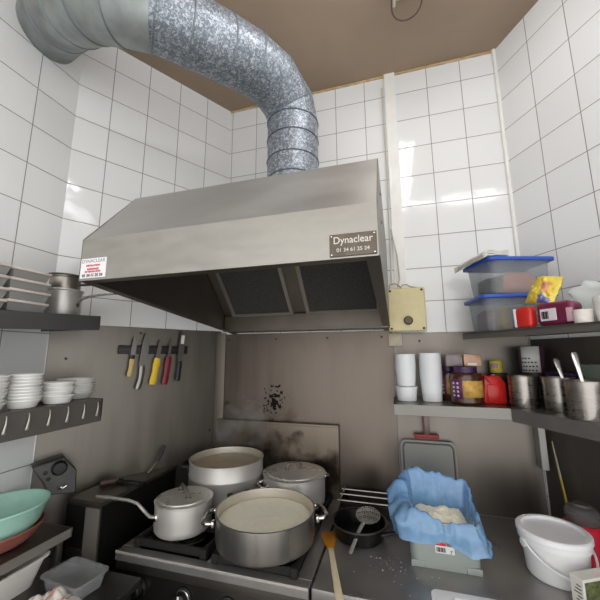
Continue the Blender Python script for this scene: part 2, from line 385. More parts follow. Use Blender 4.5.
# ------------------------------------------------------------------ ventilation duct
D = Thing('ventilation_duct', 'thick galvanised ventilation duct curving from hood to left wall', 'duct', (-.42, 1.33, 2.18))
DR = .119
riser = [(-.42, 1.33, 2.182), (-.42, 1.33, 2.685)]
elb = [(-.42, 1.33, 2.685), (-.43, 1.30, 2.768), (-.475, 1.19, 2.822), (-.535, 1.075, 2.818), (-.60, .97, 2.80)]
run = [(-.60, .97, 2.80), (-.68, .87, 2.792), (-.76, .795, 2.80)]
wel = [(-.76, .795, 2.80), (-.87, .75, 2.82), (-.99, .74, 2.862), (-1.11, .765, 2.91), (-1.24, .80, 2.965), (-1.41, .86, 3.01)]
def dd(a, b, c): return (Vector(b)-Vector(a)).normalized()+(Vector(c)-Vector(b)).normalized()
j1 = dd(elb[-2], elb[-1], run[1]); j2 = dd(run[-2], run[-1], wel[1])
D.W().tube(riser, DR, 48).make('riser_pipe', galv, D, smooth=40)
D.W().tube(elb, DR+.001, 48, d0=(0, 0, 1), d1=j1).make('elbow', galv, D, smooth=12)
D.W().tube(run, DR, 48, d0=j1, d1=j2).make('straight_run', galv, D, smooth=12)
galv2 = mat('weathered galvanised', (142, 148, 147), .5, .5, .34, 9, bump=.08)
D.W().tube(wel, DR+.001, 48, d0=j2).make('wall_elbow', galv2, D, smooth=12)
def ring(c, d, r, th=.0035):
    d = Vector(d).normalized(); a = d.cross(Vector((0, 0, 1)) if abs(d.z) < .9 else Vector((1, 0, 0))).normalized(); u = a.cross(d)
    c = Vector(c); return [c+a*r*math.cos(2*PI*k/48)+u*r*math.sin(2*PI*k/48) for k in range(48)]
seam_m = mat('duct seam', (84, 90, 96), .5, .5)
for z in (2.385, 2.478, 2.583, 2.675):
    D.W().tube(ring((-.42, 1.33, z), (0, 0, 1), DR+.0005), .003, 6, closed=True).make('seam_ring', seam_m, D)
for pth in (elb, run, wel):
    for i in range(1, len(pth)-(1 if pth is wel else 0)):
        if i == len(pth)-1: d = Vector(pth[i])-Vector(pth[i-1])
        else: d = (Vector(pth[i])-Vector(pth[i-1])).normalized()+(Vector(pth[i+1])-Vector(pth[i])).normalized()
        D.W().tube(ring(pth[i], d, DR+.002), .003, 6, closed=True).make('seam_ring', mat('pale duct seam', (128, 138, 142), .5, .5), D)

# ------------------------------------------------------------------ switch box on the back wall
beige = mat('beige plastic', (205, 194, 150), .42, 0, .05, 30)
S = Thing('switch_box', 'beige square switch box with brown knob right of the hood', 'switch box', (.057, YB-.012, 1.708))
S.W().box(-.026, .14, YB-.075, YB-.024, 1.715, 1.918, .010, 3).make('box_body', beige, S)
S.W().box(-.030, .144, YB-.080, YB-.062, 1.711, 1.922, .008, 3).make('lid', beige, S)
S.W().lathe([(.021, 0), (.021, .012), (.016, .018), (0, .019)], seg=28, mtx=Matrix.Translation((.062, YB-.079, 1.762)) @ Matrix.Rotation(PI/2, 4, 'X')).make('rotary_knob', mat('brown knob', (88, 76, 58), .45), S)
for x in (-.016, .130):
    for z in (1.724, 1.909): S.W().lathe([(.006, 0), (.006, .002), (0, .003)], seg=10, mtx=Matrix.Translation((x, YB-.080, z)) @ Matrix.Rotation(PI/2, 4, 'X')).make('corner_screw', mat('screw', (1, 1, 1)), S)
b = S.W()
b.tube([(-.02, YB-.06, 1.92), (-.015, YB-.06, 1.945), (.01, YB-.06, 1.95), (.03, YB-.06, 1.935), (.04, YB-.06, 1.92)], .003, 8)
b.tube([(.03, YB-.06, 1.92), (.045, YB-.06, 1.94), (.065, YB-.06, 1.942), (.08, YB-.06, 1.93), (.13, YB-.05, 1.92)], .003, 8)
b.make('cable', mat('old grey cable', (150, 140, 118), .5), S)
pp = Thing('junction_plate', 'small beige metal plate just under the beige switch box', 'plate', (-.004, YB-.007, 1.64))
pp.W().box(-.036, .030, YB-.020, YB-.0065, 1.642, 1.708, .003).make('plate', mat('beige metal', (176, 166, 146), .5, .2), pp)
cb = Thing('wall_cable', 'thin white cable running up the tiles beside the hood', 'cable', (.005, YB-.02, 1.95))
cb.W().tube([(-.006, YB-.022, 1.95), (-.002, YB-.02, 2.25), (0, YB-.018, 2.6), (-.004, YB-.018, 3.1)], .004, 8).tube([(.004, YB-.03, 2.25), (.028, YB-.03, 2.1), (.035, YB-.03, 1.98), (.02, YB-.045, 1.935)], .003, 8).make('cable', mat('dirty white cable', (190, 186, 176), .5), cb)

# ------------------------------------------------------------------ knife bar and knives on the corner wall
KB = Thing('magnetic_knife_bar', 'black magnetic bar on the steel sheet holding five knives', 'knife rack', onK(.43, .007, 1.63), aK)
KB.L().box(-.165, .165, -.018, 0, -.020, .020, .003).make('bar', blackp, KB)
KB.L().box(-.160, .160, -.0205, -.018, .004, .010).box(-.160, .160, -.0205, -.018, -.012, -.006).make('magnet_strip', mat('magnet strip', (46, 45, 44), .4, .5), KB)
blade_m = mat('knife blade', (116, 114, 110), .28, 1.0, .06, 20)
def knife(label, top, bot, split, wb, handle_m, hw, steel_handle=False, curve=0):
    """top/bot: (along, z); split = fraction of the length that is blade"""
    ax, az = top; bx, bz = bot
    ang = math.atan2(ax-bx, az-bz); L = math.hypot(ax-bx, az-bz)
    K_ = Thing('kitchen_knife', label, 'knife', onK(bx, .029, bz), aK, 'knives on the magnetic bar')
    mt = Matrix.Rotation(ang, 4, 'Y')
    hl = L*(1-split)
    pr = [(-wb*.5, hl), (wb*.5, hl), (wb*.5, hl+.55*(L-hl)), (wb*.1, L-.03*L), (-wb*.38, L), (-wb*.5, L-.05)]
    K_.L().prism(pr, -.0012, .0012, 'y', mtx=mt).make('blade', blade_m, K_)
    n = 9; pts = [(curve*math.sin(PI*i/(n-1))-.10*hw*(1-i/4)**2*(i < 4), 0, hl*i/(n-1)*1.02) for i in range(n)]
    rr = [1.22*hw*(.44, .54, .52, .48, .47, .50, .54, .52, .44)[i] for i in range(n)]
    K_.L().tube(pts, rr, 12, flat=(.5, 1, (1, 0, 0)) , mtx=mt).make('handle', handle_m, K_)
    return K_, mt, hl
yel = mat('yellow plastic', (226, 190, 40), .4); dred = mat('dark red plastic', (120, 26, 38), .4); cream = mat('cream wood', (212, 186, 118), .5)
k1, mt, hl = knife('short knife with cream wooden handle, leftmost on the black bar', (.333, 1.690), (.318, 1.506), .52, .021, cream, .017)
k1.L().tube([(0, 0, hl*.88), (0, 0, hl*1.12)], .0105, 12, flat=(.5, 1, (1, 0, 0)), mtx=mt).make('bolster', blackp, k1)
knife('long chef knife with curved grey steel handle on the black bar', (.388, 1.712), (.360, 1.445), .60, .033, mat('grey handle steel', (128, 126, 122), .3, .9), .021, True, .004)
knife('knife with bright yellow handle, middle of the black bar', (.453, 1.684), (.425, 1.463), .44, .020, yel, .026)
knife('knife with dark red handle right of the yellow handled one', (.505, 1.690), (.484, 1.460), .42, .014, dred, .025)
k5, mt, hl = knife('broad silver knife with black handle, rightmost on the bar', (.565, 1.730), (.549, 1.474), .62, .030, blackp, .020)
k5.L().box(-.008, .009, -.004, -.002, hl+.09, hl+.135, mtx=mt).make('paper_label', mat('label white', (220, 220, 216), .5), k5)

# ------------------------------------------------------------------ left wall shelves
dark_shelf = mat('grey shelf steel', (92, 92, 92), .42, .4, .08, 8)
us = Thing('wall_shelf', 'upper steel shelf on the left wall carrying food boxes and two pots', 'shelf', (-1.24, .5, 1.70))
def zs(y): return 1.752-.058*(.985-y)          # the shelf sags towards its near end
us.W().prism([(.15, zs(.15)-.006), (.985, zs(.985)-.006), (.985, zs(.985)), (.15, zs(.15))], -1.388, -1.092, 'x').make('shelf_plate', dark_shelf, us)
us.W().prism([(.15, zs(.15)-.054), (.985, zs(.985)-.054), (.985, zs(.985)), (.15, zs(.15))], -1.095, -1.090, 'x').make('lip', dark_shelf, us)
us.W().box(-1.388, -1.09, .981, .986, 1.70, 1.752).make('end_lip', dark_shelf, us)
us.W().prism([(-1.388, 1.60), (-1.388, 1.728), (-1.20, 1.728)], .72, .726, 'y').make('bracket', steel_d, us)
ls = Thing('wall_shelf', 'lower steel shelf on the left wall with white dishes and a row of pegs', 'shelf', (-1.24, .5, 1.36))
ls.W().box(-1.388, -1.092, .10, 1.030, 1.434, 1.440).make('shelf_plate', steel_d, ls)
lipm = mat('shelf lip steel', (112, 108, 104), .4, .45, .1, 10, (1, .4, 1))
ls.W().box(-1.096, -1.090, .10, 1.032, 1.358, 1.441, .001, 1).box(-1.30, -1.09, 1.026, 1.032, 1.37, 1.441).make('lip', lipm, ls)
for y in (.58, .64, .70, .762, .825, .887, .948, 1.004):
    b = ls.W(); b.tube([(-1.091, y+.006, 1.430), (-1.086, y+.005, 1.424), (-1.083, y+.003, 1.41), (-1.081, y-.001, 1.392), (-1.080, y-.003, 1.384), (-1.080, y-.003, 1.381)], [.0018, .0022, .0026, .0036, .0048, .0036], 10)
    b.make('peg', mat('peg steel', (190, 186, 178), .3, .8), ls)
# white dishes, stacked
def dish(name, label, loc, r, h, group):
    t = Thing(name, label, 'dish', loc, 0, group)
    t.L().lathe([(0, .004), (r*.66, .004), (r*.72, .007), (r*.93, h-.002), (r, h), (r*1.0, h-.003), (r*.95, h-.006), (r*.75, .001), (r*.70, 0), (0, 0)], seg=36).make('dish_body', porcelain, t)
    return t
ORD = ['lowest', 'second lowest', 'third lowest', 'fourth lowest', 'fifth lowest', 'sixth lowest', 'seventh lowest', 'eighth lowest', 'ninth lowest', 'tenth lowest', 'eleventh lowest', 'twelfth lowest']
def stack(x, y, r, n, pitch, h, where, group, jit=.003):
    first = 'lowest white dish of the '+where; top = 'topmost white dish of the '+where
    t = dish('white_dish', first, (x, y, 1.4405), r, h, group)
    for i in range(1, n):
        dup(t, (x+random.uniform(-jit, jit), y+random.uniform(-jit, jit), 1.4405+pitch*i), top if i == n-1 else ORD[i]+' white dish of the '+where)
stack(-1.205, 1.010, .064, 6, .0098, .026, 'stack nearest the knives', 'dishes stacked nearest the knives')
stack(-1.140, .890, .051, 4, .014, .030, 'low stack of four', 'dishes in the low stack of four')
stack(-1.145, .782, .047, 9, .0098, .026, 'tall stack beside the low stack of four', 'dishes in the tall stack')
stack(-1.145, .680, .047, 9, .0098, .026, 'stack at the left picture edge', 'dishes at the left picture edge')
stack(-1.262, .885, .052, 5, .0098, .026, 'stack behind the low stack of four', 'dishes behind the low stack')

# food boxes on the upper shelf
boxp = mat('cloudy food box plastic', (190, 190, 186), .25, see=.62); lidp = mat('pale box lid', (214, 204, 196), .35, see=.12)
def food_box(label, loc, lx, ly, h, fill, group, cat='food box'):
    t = Thing('food_box', label, cat, loc, 0, group)
    v0 = (lx*.44, ly*.44); v1 = (lx*.49, ly*.49)
    b = t.L(); rows = []
    def rect(a, c, z): return [(-a, -c, z), (a, -c, z), (a, c, z), (-a, c, z)]
    vs = rect(*v0, 0)+rect(*v1, h); b._add(vs, [(3, 2, 1, 0)]+[(i, (i+1) % 4, 4+(i+1) % 4, 4+i) for i in range(4)])
    b.make('tub', boxp, t, smooth=0, solid=.0015)
    t.L().box(-lx*.42, lx*.42, -ly*.42, ly*.42, .003, h*.72, .004).make('food', mat('box food '+fill[0], fill[1], .6, 0, .25, 60), t)
    t.L().box(-lx*.52, lx*.52, -ly*.52, ly*.52, h-.001, h+.007, .002).make('lid', lidp, t)
    return t
fills = [('herbs', (92, 96, 90)), ('stew', (120, 104, 92)), ('sauce', (168, 140, 124)), ('rice', (190, 180, 168))]
pos = ['bottom', 'second', 'third', 'topmost']
for i in range(4):
    food_box('%s clear food box with pale lid in the stack beside the steel pots' % pos[i], (-1.215+.004*(i % 2), .750, zs(.81)+.0005+.0345*i), .17, .120-.006*(i == 3), .026, fills[[0, 0, 3, 2][i]], 'clear food boxes')
for i in range(4):
    food_box('%s clear food box with pale lid in the left stack on upper shelf' % pos[i], (-1.215-.003*(i % 2), .612+.006*(i % 2), zs(.685)+.0005+.0365*i), .18, .14, .028, fills[[2, 1, 3, 3][i]], 'clear food boxes')
def steel_pan(label, loc, r, h, hz, handle_to, name='steel_saucepan', cat='saucepan', group=None, mtl=None, lid=False):
    t = Thing(name, label, cat, loc, 0, group)
    t.L().lathe([(0, .003), (r*.94, .003), (r*.97, .01), (r*.97, h-.002), (r*1.0, h+.001), (r*1.06, h), (r*1.06, h-.005), (r, h-.008), (r, .008), (r*.95, 0), (0, 0)], seg=44).make('body', mtl or alu, t)
    return t
p1 = steel_pan('steel saucepan with long side handle on the upper left shelf', (-1.222, .932, 1.7525), .060, .099, 0, None)
p1.L().tube([(.052, .012, .045), (.075, .014, .062), (.11, .016, .072), (.20, .010, .075), (.275, .004, .072)], [.005, .0055, .006, .007, .006], 10, flat=(1.3, .7, None)).make('handle', mat('handle steel', (206, 203, 196), .25, .7), p1)
p1.L().box(.050, .060, .004, .022, .03, .055, .003).make('rivet_plate', chrome, p1)
p2 = steel_pan('small dark rimmed steel pan stacked upon the handled saucepan', (-1.215, .928, 1.8525), .050, .050, 0, None, mtl=mat('dark pan steel', (150, 144, 136), .34, .85, .06, 5, (1, 1, 6)))
p2.L().lathe([(0, .060), (.02, .060), (.061, .054), (.062, .050), (.055, .050), (0, .052)], seg=40).make('lid', mat('dark flat lid', (96, 92, 86), .4, .85), p2)
p2.L().tube([(.048, .010, .02), (.075, .012, .016), (.13, .012, .016)], .005, 10).make('handle', steel_d, p2)

# ------------------------------------------------------------------ left: worktop block, over-shelf, side unit
bl = Thing('low_work_unit', 'dark steel topped work unit at the lower left before the stove', 'work unit', (-1.12, .60, 0))
bl.W().box(-1.385, -.845, .18, 1.016, .855, .88, .003).make('top', mat('dark unit top', (88, 88, 86), .38, .85, .1, 6), bl)
bl.W().box(-1.375, -.865, .20, 1.0, .02, .855, .004).make('body', mat('dark unit side', (52, 52, 51), .4, .7), bl)
os_ = Thing('raised_shelf', 'raised steel shelf at the left edge carrying two bowls', 'shelf', (-1.26, .6, .88))
os_.W().box(-1.386, -1.140, .15, .998, .994, 1.0).make('top', steel_d, os_)
os_.W().box(-1.143, -1.138, .15, 1.0, .970, 1.0, .001, 1).box(-1.386, -1.138, .995, 1.0, .970, 1.0).make('edge', mat('bright edge steel', (158, 153, 146), .4, .55, .1, 10), os_)
for x, y in ((-1.165, .955), (-1.37, .955), (-1.165, .2), (-1.37, .2)):
    os_.W().box(x, x+.02, y, y+.02, .8805, .994, .002).make('leg', steel_k, os_)
su = Thing('side_unit', 'dark steel side unit standing taller than the stove at its left', 'work unit', (-1.15, 1.2, 0))
su.W().prism([(-1.240, 1.062), (-1.084, 1.062), (-1.084, 1.50), (-1.240, 1.245)], .02, 1.050).make('body', mat('side unit steel', (104, 100, 95), .35, .85, .12, 7), su)
su.W().prism([(-1.244, 1.060), (-1.080, 1.060), (-1.080, 1.505), (-1.244, 1.241)], 1.050, 1.062).make('top', steel_k, su)
su.W().box(-1.150, -1.086, 1.0575, 1.0615, .80, 1.040).make('lit_front', mat('lit unit front', (124, 119, 112), .45, .4), su)  # plate in a paler grey: light falling on the front, put into the colour
su.W().box(-1.0845, -1.081, 1.066, 1.49, .80, 1.045).make('dark_side', mat('dark unit front', (30, 29, 28), .4, .4), su)
su.W().box(-1.241, -1.150, 1.056, 1.0605, .90, 1.040).make('dark_front', mat('dark unit front', (30, 29, 28), .4, .4), su)
# black control box on the corner wall
cbx = Thing('control_box', 'black slanted control box with knob on the corner wall above bowls', 'control box', onK(.066, .007, 1.092), aK)
poly = [(-.072, .098), (.026, .116), (.072, .060), (.076, -.024), (-.012, -.012), (-.032, .034)]
cbx.L().prism(poly, -.075, 0, 'y', bev=.003).make('housing', mat('black housing', (46, 46, 45), .4, .2), cbx)
inn = [(x*.93+.001, z*.93+.003) for x, z in poly]
cbx.L().prism(inn, -.0775, -.0745, 'y').make('front_plate', mat('front plate', (78, 78, 76), .4, .4, .1, 30), cbx)
cbx.L().lathe([(.026, 0), (.026, .014), (.020, .022), (0, .023)], seg=28, mtx=Matrix.Translation((.012, -.077, .083)) @ Matrix.Rotation(PI/2, 4, 'X')).make('knob', blackp, cbx)
for x, z in ((-.030, .072), (-.018, .048)): cbx.L().lathe([(.007, 0), (.006, .005), (0, .006)], seg=14, mtx=Matrix.Translation((x, -.077, z)) @ Matrix.Rotation(PI/2, 4, 'X')).make('button', blackp, cbx)
cbx.L().box(.014, .036, -.088, -.077, .004, .013, .003).tube([(.016, -.086, .012), (.024, -.094, .006), (.040, -.094, .016)], .0035, 8).make('toggle', chrome, cbx)
so = Thing('timer_tube', 'small brown tube lying on the side unit by the wall', 'tube', (-1.185, 1.19, 1.062))
so.L().lathe([(0, 0), (.013, 0), (.014, .003), (.014, .058), (.011, .062), (0, .062)], seg=20, mtx=Matrix.Translation((-.03, -.015, .0142)) @ Matrix.Rotation(aK, 4, 'Z') @ Matrix.Rotation(PI/2, 4, 'Y')).make('body', mat('brown tube', (74, 58, 50), .4, .2), so)
so.L().lathe([(0, 0), (.0105, 0), (.0105, .004), (0, .004)], seg=20, mtx=Matrix.Translation((.002, .038, .0142)) @ Matrix.Rotation(aK, 4, 'Z') @ Matrix.Rotation(PI/2, 4, 'Y')).make('end_cap', mat('end cap', (128, 106, 96), .4), so)
tg = Thing('serving_spoon', 'steel spoon with black handle leaning on the corner wall', 'spoon', (-1.12, 1.37, 1.062))
tg.W().tube([(-1.112, 1.395, 1.107), (-1.105, 1.415, 1.145), (-1.102, 1.425, 1.172)], [.005, .007, .006], 10).make('handle', blackp, tg)
tg.W().tube([(-1.125, 1.345, 1.0665), (-1.120, 1.365, 1.078), (-1.112, 1.395, 1.108)], [.010, .008, .004], 10, flat=(1, .4, None)).make('bowl', chrome, tg)
tg = Thing('kitchen_tongs', 'black tongs lying on the side unit behind the saucepan handle', 'tongs', (-1.13, 1.24, 1.062))
tg.W().tube([(-1.165, 1.225, 1.069), (-1.12, 1.22, 1.069), (-1.05, 1.215, 1.069)], .006, 10, flat=(1, .7, None)).tube([(-1.165, 1.24, 1.069), (-1.12, 1.25, 1.069), (-1.055, 1.25, 1.069)], .006, 10, flat=(1, .7, None)).make('arms', blackp, tg)
tg.W().box(-1.185, -1.160, 1.220, 1.246, 1.0625, 1.078, .004).make('hinge', iron, tg)

# bowls on the raised shelf
def bowl(name, label, loc, r, h, m, sy=1.0):
    t = Thing(name, label, 'bowl', loc)
    pr = [(0, .003), (r*.5, .004), (r*.68, .015), (r*.84, h*.45), (r*.97, h-.002), (r*1.01, h), (r*1.01, h-.005), (r*.985, h-.008), (r*.86, h*.42), (r*.70, .010), (r*.50, 0), (0, 0)]
    t.L().lathe(pr, seg=56, sy=sy).make('bowl_body', m, t)
    return t
bowl('salad_bowl', 'brownish red plastic bowl under the turquoise bowl', (-1.262, .828, 1.0005), .121, .062, mat('brown red plastic', (150, 92, 82), .45), 1.1)
tb = bowl('salad_bowl', 'turquoise plastic bowl stacked in the brownish red bowl', (-1.264, .838, 1.022), .120, .100, mat('turquoise plastic', (168, 214, 198), .4, 0, .04, 30), 1.12)
tb2 = Thing('ladle', 'black handled ladle lying in the turquoise bowl', 'ladle', (-1.22, .74, 1.06))
tb2.W().tube([(-1.24, .83, 1.040), (-1.21, .78, 1.085), (-1.17, .70, 1.133), (-1.15, .66, 1.145)], [.006, .007, .008, .008], 10).make('handle', blackp, tb2)
# white tub under the raised shelf, clear box, cloth
wt = Thing('white_tub', 'white plastic tub pushed under the raised steel shelf', 'tub', (-1.235, .70, .8805))
def tub(b, lx, ly, h, taper=.9, rim=.006, mtx=None, th=.003):
    def rr(a, c, z, k=5, rad=.16):
        o = []
        rd = min(a, c)*rad*2
        for q, (sx, sy) in enumerate(((1, 1), (-1, 1), (-1, -1), (1, -1))):
            for i in range(k):
                an = PI/2*q+PI/2*i/(k-1); o.append((sx*(a-rd)+rd*math.cos(an), sy*(c-rd)+rd*math.sin(an), z))
        return o
    a, c = lx/2, ly/2
    loops = [rr(a*taper, c*taper, 0), rr(a*.985, c*.985, h-.004), rr(a+rim, c+rim, h-.004), rr(a+rim, c+rim, h), rr(a-th, c-th, h), rr(a*taper-th, c*taper-th, th)]
    n = len(loops[0]); vs = [v for l in loops for v in l]; fs = []
    for j in range(len(loops)-1):
        for i in range(n): fs.append((j*n+i, j*n+(i+1) % n, (j+1)*n+(i+1) % n, (j+1)*n+i))
    fs.append(tuple(range(n))[::-1]); fs.append(tuple(range((len(loops)-1)*n, len(loops)*n)))
    b._add(vs, fs, mtx); return b
tub(wt.L(), .20, .46, .078, .86).make('tub_body', mat('milky plastic', (228, 226, 220), .4), wt)
wt.L().box(.092, .099, -.10, .06, .035, .055, .003).make('grip', mat('milky plastic', (1, 1, 1)), wt)
cl = Thing('clear_container', 'clear rectangular plastic container on the low unit by the cloth', 'container', (-1.012, .915, .8805), -.10)
tub(cl.L(), 0.165, .108, .046, .86, .005, th=.0015).make('container_body', mat('clear plastic', (214, 217, 218), .15, see=.82), cl)
ct = Thing('kitchen_cloth', 'crumpled white cloth with pink stripes before the clear container', 'cloth', (-.975, .80, .8805))
cm = mat('cloth fabric', (228, 222, 214), .85, 0, .04, 60, bump=.2)
nt = cm.node_tree; tc = nt.nodes.new('ShaderNodeTexCoord'); wv = nt.nodes.new('ShaderNodeTexWave'); wv.inputs['Scale'].default_value = 7; wv.inputs['Distortion'].default_value = 3; rmp = nt.nodes.new('ShaderNodeValToRGB')
rmp.color_ramp.elements[0].position = .90; rmp.color_ramp.elements[0].color = (*lin((228, 222, 214)), 1); rmp.color_ramp.elements[1].position = .97; rmp.color_ramp.elements[1].color = (*lin((206, 150, 150)), 1)
nt.links.new(tc.outputs['Object'], wv.inputs['Vector']); nt.links.new(wv.outputs['Fac'], rmp.inputs['Fac']); nt.links.new(rmp.outputs['Color'], nt.nodes['Principled BSDF'].inputs['Base Color'])
def cloth_fn(u, v):
    x = (u-.5)*.19; y = (v-.5)*.16
    d = max(0, 1-(x/.098)**2-(y/.082)**2)
    h = .058*d**.6*(.55+.75*abs(noise.noise(Vector((x*28, y*22, 3.1)))))+.010*noise.noise(Vector((x*60+y*40, y*60, 1)))*d
    return (x*(1+.1*noise.noise(Vector((x*20, y*20, 9)))), y, max(.001, h+.002))
ct.L().grid(cloth_fn, 44, 36).make('cloth_body', cm, ct, smooth=60, solid=.002)

# ------------------------------------------------------------------ stove
ST = Thing('gas_stove', 'stainless four burner gas stove with burnt backguard under the hood', 'stove', (-.642, 1.38, 0))
sx0, sx1, sy0, sy1 = -1.0, -.287, 1.06, 1.70
blackf = mat('stove front', (40, 38, 36), .3, .5)
ST.W().box(sx0+.01, sx1-.004, sy0+.03, sy1, .02, .885).make('body', blackf, ST)
ST.W().box(sx0, sx1, sy0+.004, sy0+.03, .855, .913, .004).make('front_fascia', mat('fascia steel', (112, 108, 102), .35, .9, .1, 8, (.4, 1, 1)), ST)
ST.W().box(sx0+.01, sx1-.004, sy0+.022, sy0+.032, .70, .855, .002).make('control_panel', blackf, ST)
# hob frame
b = ST.W(); zc0, zc1 = .885, .915
for r in ((sx0, sx1, sy0, 1.098), (sx0, sx1, 1.66, sy1), (sx0, -.965, 1.098, 1.66), (-.652, -.625, 1.098, 1.66), (-.335, sx1, 1.098, 1.66)): b.box(*r, zc0, zc1, .002, 1)
b.make('hob_frame', steel_t, ST)
ST.W().box(sx0, sx1, sy0-.0015, sy0+.003, .908, .9165, .001, 1).make('edge_highlight', mat('hob edge highlight', (214, 210, 203), .25, .6), ST)  # highlight on the hob's front bevel, painted as a thin bright strip
ST.W().box(-.966, -.651, 1.097, 1.661, .872, .888).box(-.626, -.334, 1.097, 1.661, .872, .888).make('burner_tray', black, ST)
for (x, y) in ((-.808, 1.235), (-.48, 1.225), (-.808, 1.52), (-.48, 1.52)):
    bb = ST.W().lathe([(0, .016), (.030, .016), (.034, .010), (.034, 0), (.045, -.004), (.048, -.022), (0, -.022)], (x, y, .915), 28).make('burner', iron, ST)
    ST.W().lathe([(.050, -.004), (.054, 0), (.058, -.004)], (x, y, .905), 28).make('burner_ring', steel_d, bb)
    g = ST.W()
    hx, hy = .138, .128
    z0, z1 = .930, .953
    for s in (-1, 1):
        g.box(x-hx, x+hx, y+s*hy-.007, y+s*hy+.007, .918, .944, .003, 1); g.box(x+s*hx-.007, x+s*hx+.007, y-hy, y+hy, .918, .944, .003, 1)
    for a in range(4):
        for s2 in ((1, 0), (-1, 0), (0, 1), (0, -1))[a:a+1]:
            dx, dy = s2
            if dx: g.box(min(x+dx*.045, x+dx*hx), max(x+dx*.045, x+dx*hx), y-.006, y+.006, z0, z1, .002, 1)
            else: g.box(x-.006, x+.006, min(y+dy*.045, y+dy*hy), max(y+dy*.045, y+dy*hy), z0, z1, .002, 1)
    for s in (-1, 1):
        for q in (-1, 1): g.box(x+s*hx-.012, x+s*hx+.012, y+q*hy-.012, y+q*hy+.012, .9145, .945, .003, 1)
    g.make('grate', iron, ST)
guard_m = mat('backguard steel', (122, 112, 100), .36, .92, .14, 5, (1, 1, 1), rvar=.08)
blotches(guard_m, [((.05, 0, 1.14), (.10, 1, .10), 10, .28, (48, 34, 26), (.22, .42, .95)), ((-.16, 0, 1.08), (.22, 1, .16), 6, .2, (62, 50, 42), (.30, .55, .9)), ((.30, 0, 1.02), (.10, 1, .12), 12, .24, (50, 42, 36), (.25, .5, .9))])
bg = ST.W(); bg.box(-.985, sx1-.008, 1.685, 1.703, .915, 1.252, .0015, 1).box(-.985, sx1-.008, 1.680, 1.703, 1.245, 1.256, .0015, 1); bg.make('backguard', guard_m, ST)
for x in (-.905, -.725, -.56, -.395):
    kn = ST.W(); kn.lathe([(.030, 0), (.030, .006), (.022, .009), (.020, .028), (.014, .032), (0, .032)], seg=28, mtx=Matrix.Translation((x, sy0+.022, .805)) @ Matrix.Rotation(PI/2, 4, 'X'))
    kn = kn.make('control_knob', blackp, ST)
    ST.W().lathe([(.0235, 0), (.027, .001), (.027, .0035), (.0235, .0045)], seg=28, mtx=Matrix.Translation((x, sy0+.014, .805)) @ Matrix.Rotation(PI/2, 4, 'X')).make('chrome_ring', chrome, kn)
    ST.W().box(x-.003, x+.003, sy0-.013, sy0-.010, .808, .824).make('pointer', whitep, kn)

# ------------------------------------------------------------------ pots on the stove
GZ = .9535
def pot(name, label, c, r, h, m, cat='pot', bead=True, band=False, inner=None):
    t = Thing(name, label, cat, (c[0], c[1], GZ))
    pr = [(0, 0), (r*.93, 0), (r*.985, .008), (r, .02)]
    if band: pr += [(r, h*.60), (r*1.012, h*.62), (r*1.012, h*.66), (r, h*.68)]
    pr += [(r, h-.006), (r*1.02, h-.004), (r*1.02, h), (r*.985, h)]
    t.L().lathe(pr, seg=64).make('body', m, t, smooth=35)
    t.L().lathe([(r*.985, h), (r*.975, h-.01), (r*.97, .012), (r*.9, .004), (0, .004)], seg=64).make('inside', inner or alu_in, t, smooth=35)
    return t
def loop_handle(t, r, ang, z, w, out, th, m, name='handle', drop=0.):
    ca, sa = math.cos(ang), math.sin(ang)
    def P(o, s, zz): return (ca*(r+o)-sa*s, sa*(r+o)+ca*s, zz)
    pts = [P(-.001, -w/2, z), P(out*.55, -w/2*1.02, z+drop*.5), P(out*.9, -w/2*.8, z+drop), P(out, -w/4, z+drop), P(out, w/4, z+drop), P(out*.9, w/2*.8, z+drop), P(out*.55, w/2*1.02, z+drop*.5), P(-.001, w/2, z)]
    h = t.L().tube(pts, th, 10).make(name, m, t)
    for s in (-w/2, w/2): t.L().box(-.003, .008, -.011, .011, -.010, .010, .003, mtx=Matrix.Translation(P(0, s, z)) @ Matrix.Rotation(ang, 4, 'Z')).make('handle_mount', m, h)
    return h
def soup(name, label, c, r, z, m):
    t = Thing(name, label, 'soup', (c[0], c[1], z))
    t.L().grid(lambda u, v: (r*v*math.cos(2*PI*u), r*v*math.sin(2*PI*u), .0012*noise.noise(Vector((r*v*math.cos(2*PI*u)*40, r*v*math.sin(2*PI*u)*40, 2)))-.004*(v > .99)), 48, 16, True).make('liquid', m, t, smooth=60)
    return t
potm = mat('stock pot steel', (158, 155, 150), .32, .92, .06, 6, (6, 6, .5), rvar=.05)
B = pot('stock_pot', 'wide open steel pot of cream soup in front', (-.484, 1.205), .176, .103, potm)
loop_handle(B, .176, math.radians(196), .072, .10, .045, .007, chrome); loop_handle(B, .176, math.radians(28), .072, .10, .045, .007, chrome)
cream_m = mat('cream soup', (252, 247, 228), .35, 0, .04, 40, spec=.4)
soup('cream_soup', 'pale cream soup filling the wide front pot', (-.484, 1.205), .1705, GZ+.072, cream_m)
BL = pot('stock_pot', 'tall open steaming pot at the back left of the stove', (-.792, 1.476), .168, .178, alu, band=True)
for an, hz in ((192, .140), (-44, .072)):
    loop_handle(BL, .168, math.radians(an), hz, .075, .04, .009, blackp)
soup('broth', 'beige broth in the tall back left pot', (-.792, 1.476), .1625, GZ+.152, mat('broth', (176, 162, 136), .4, 0, .12, 12))
BR = pot('stock_pot', 'lidded aluminium pot at the back right of the stove', (-.478, 1.532), .140, .120, alu)
for an in (42, 222): loop_handle(BR, .140, math.radians(an), .09, .07, .03, .006, chrome)
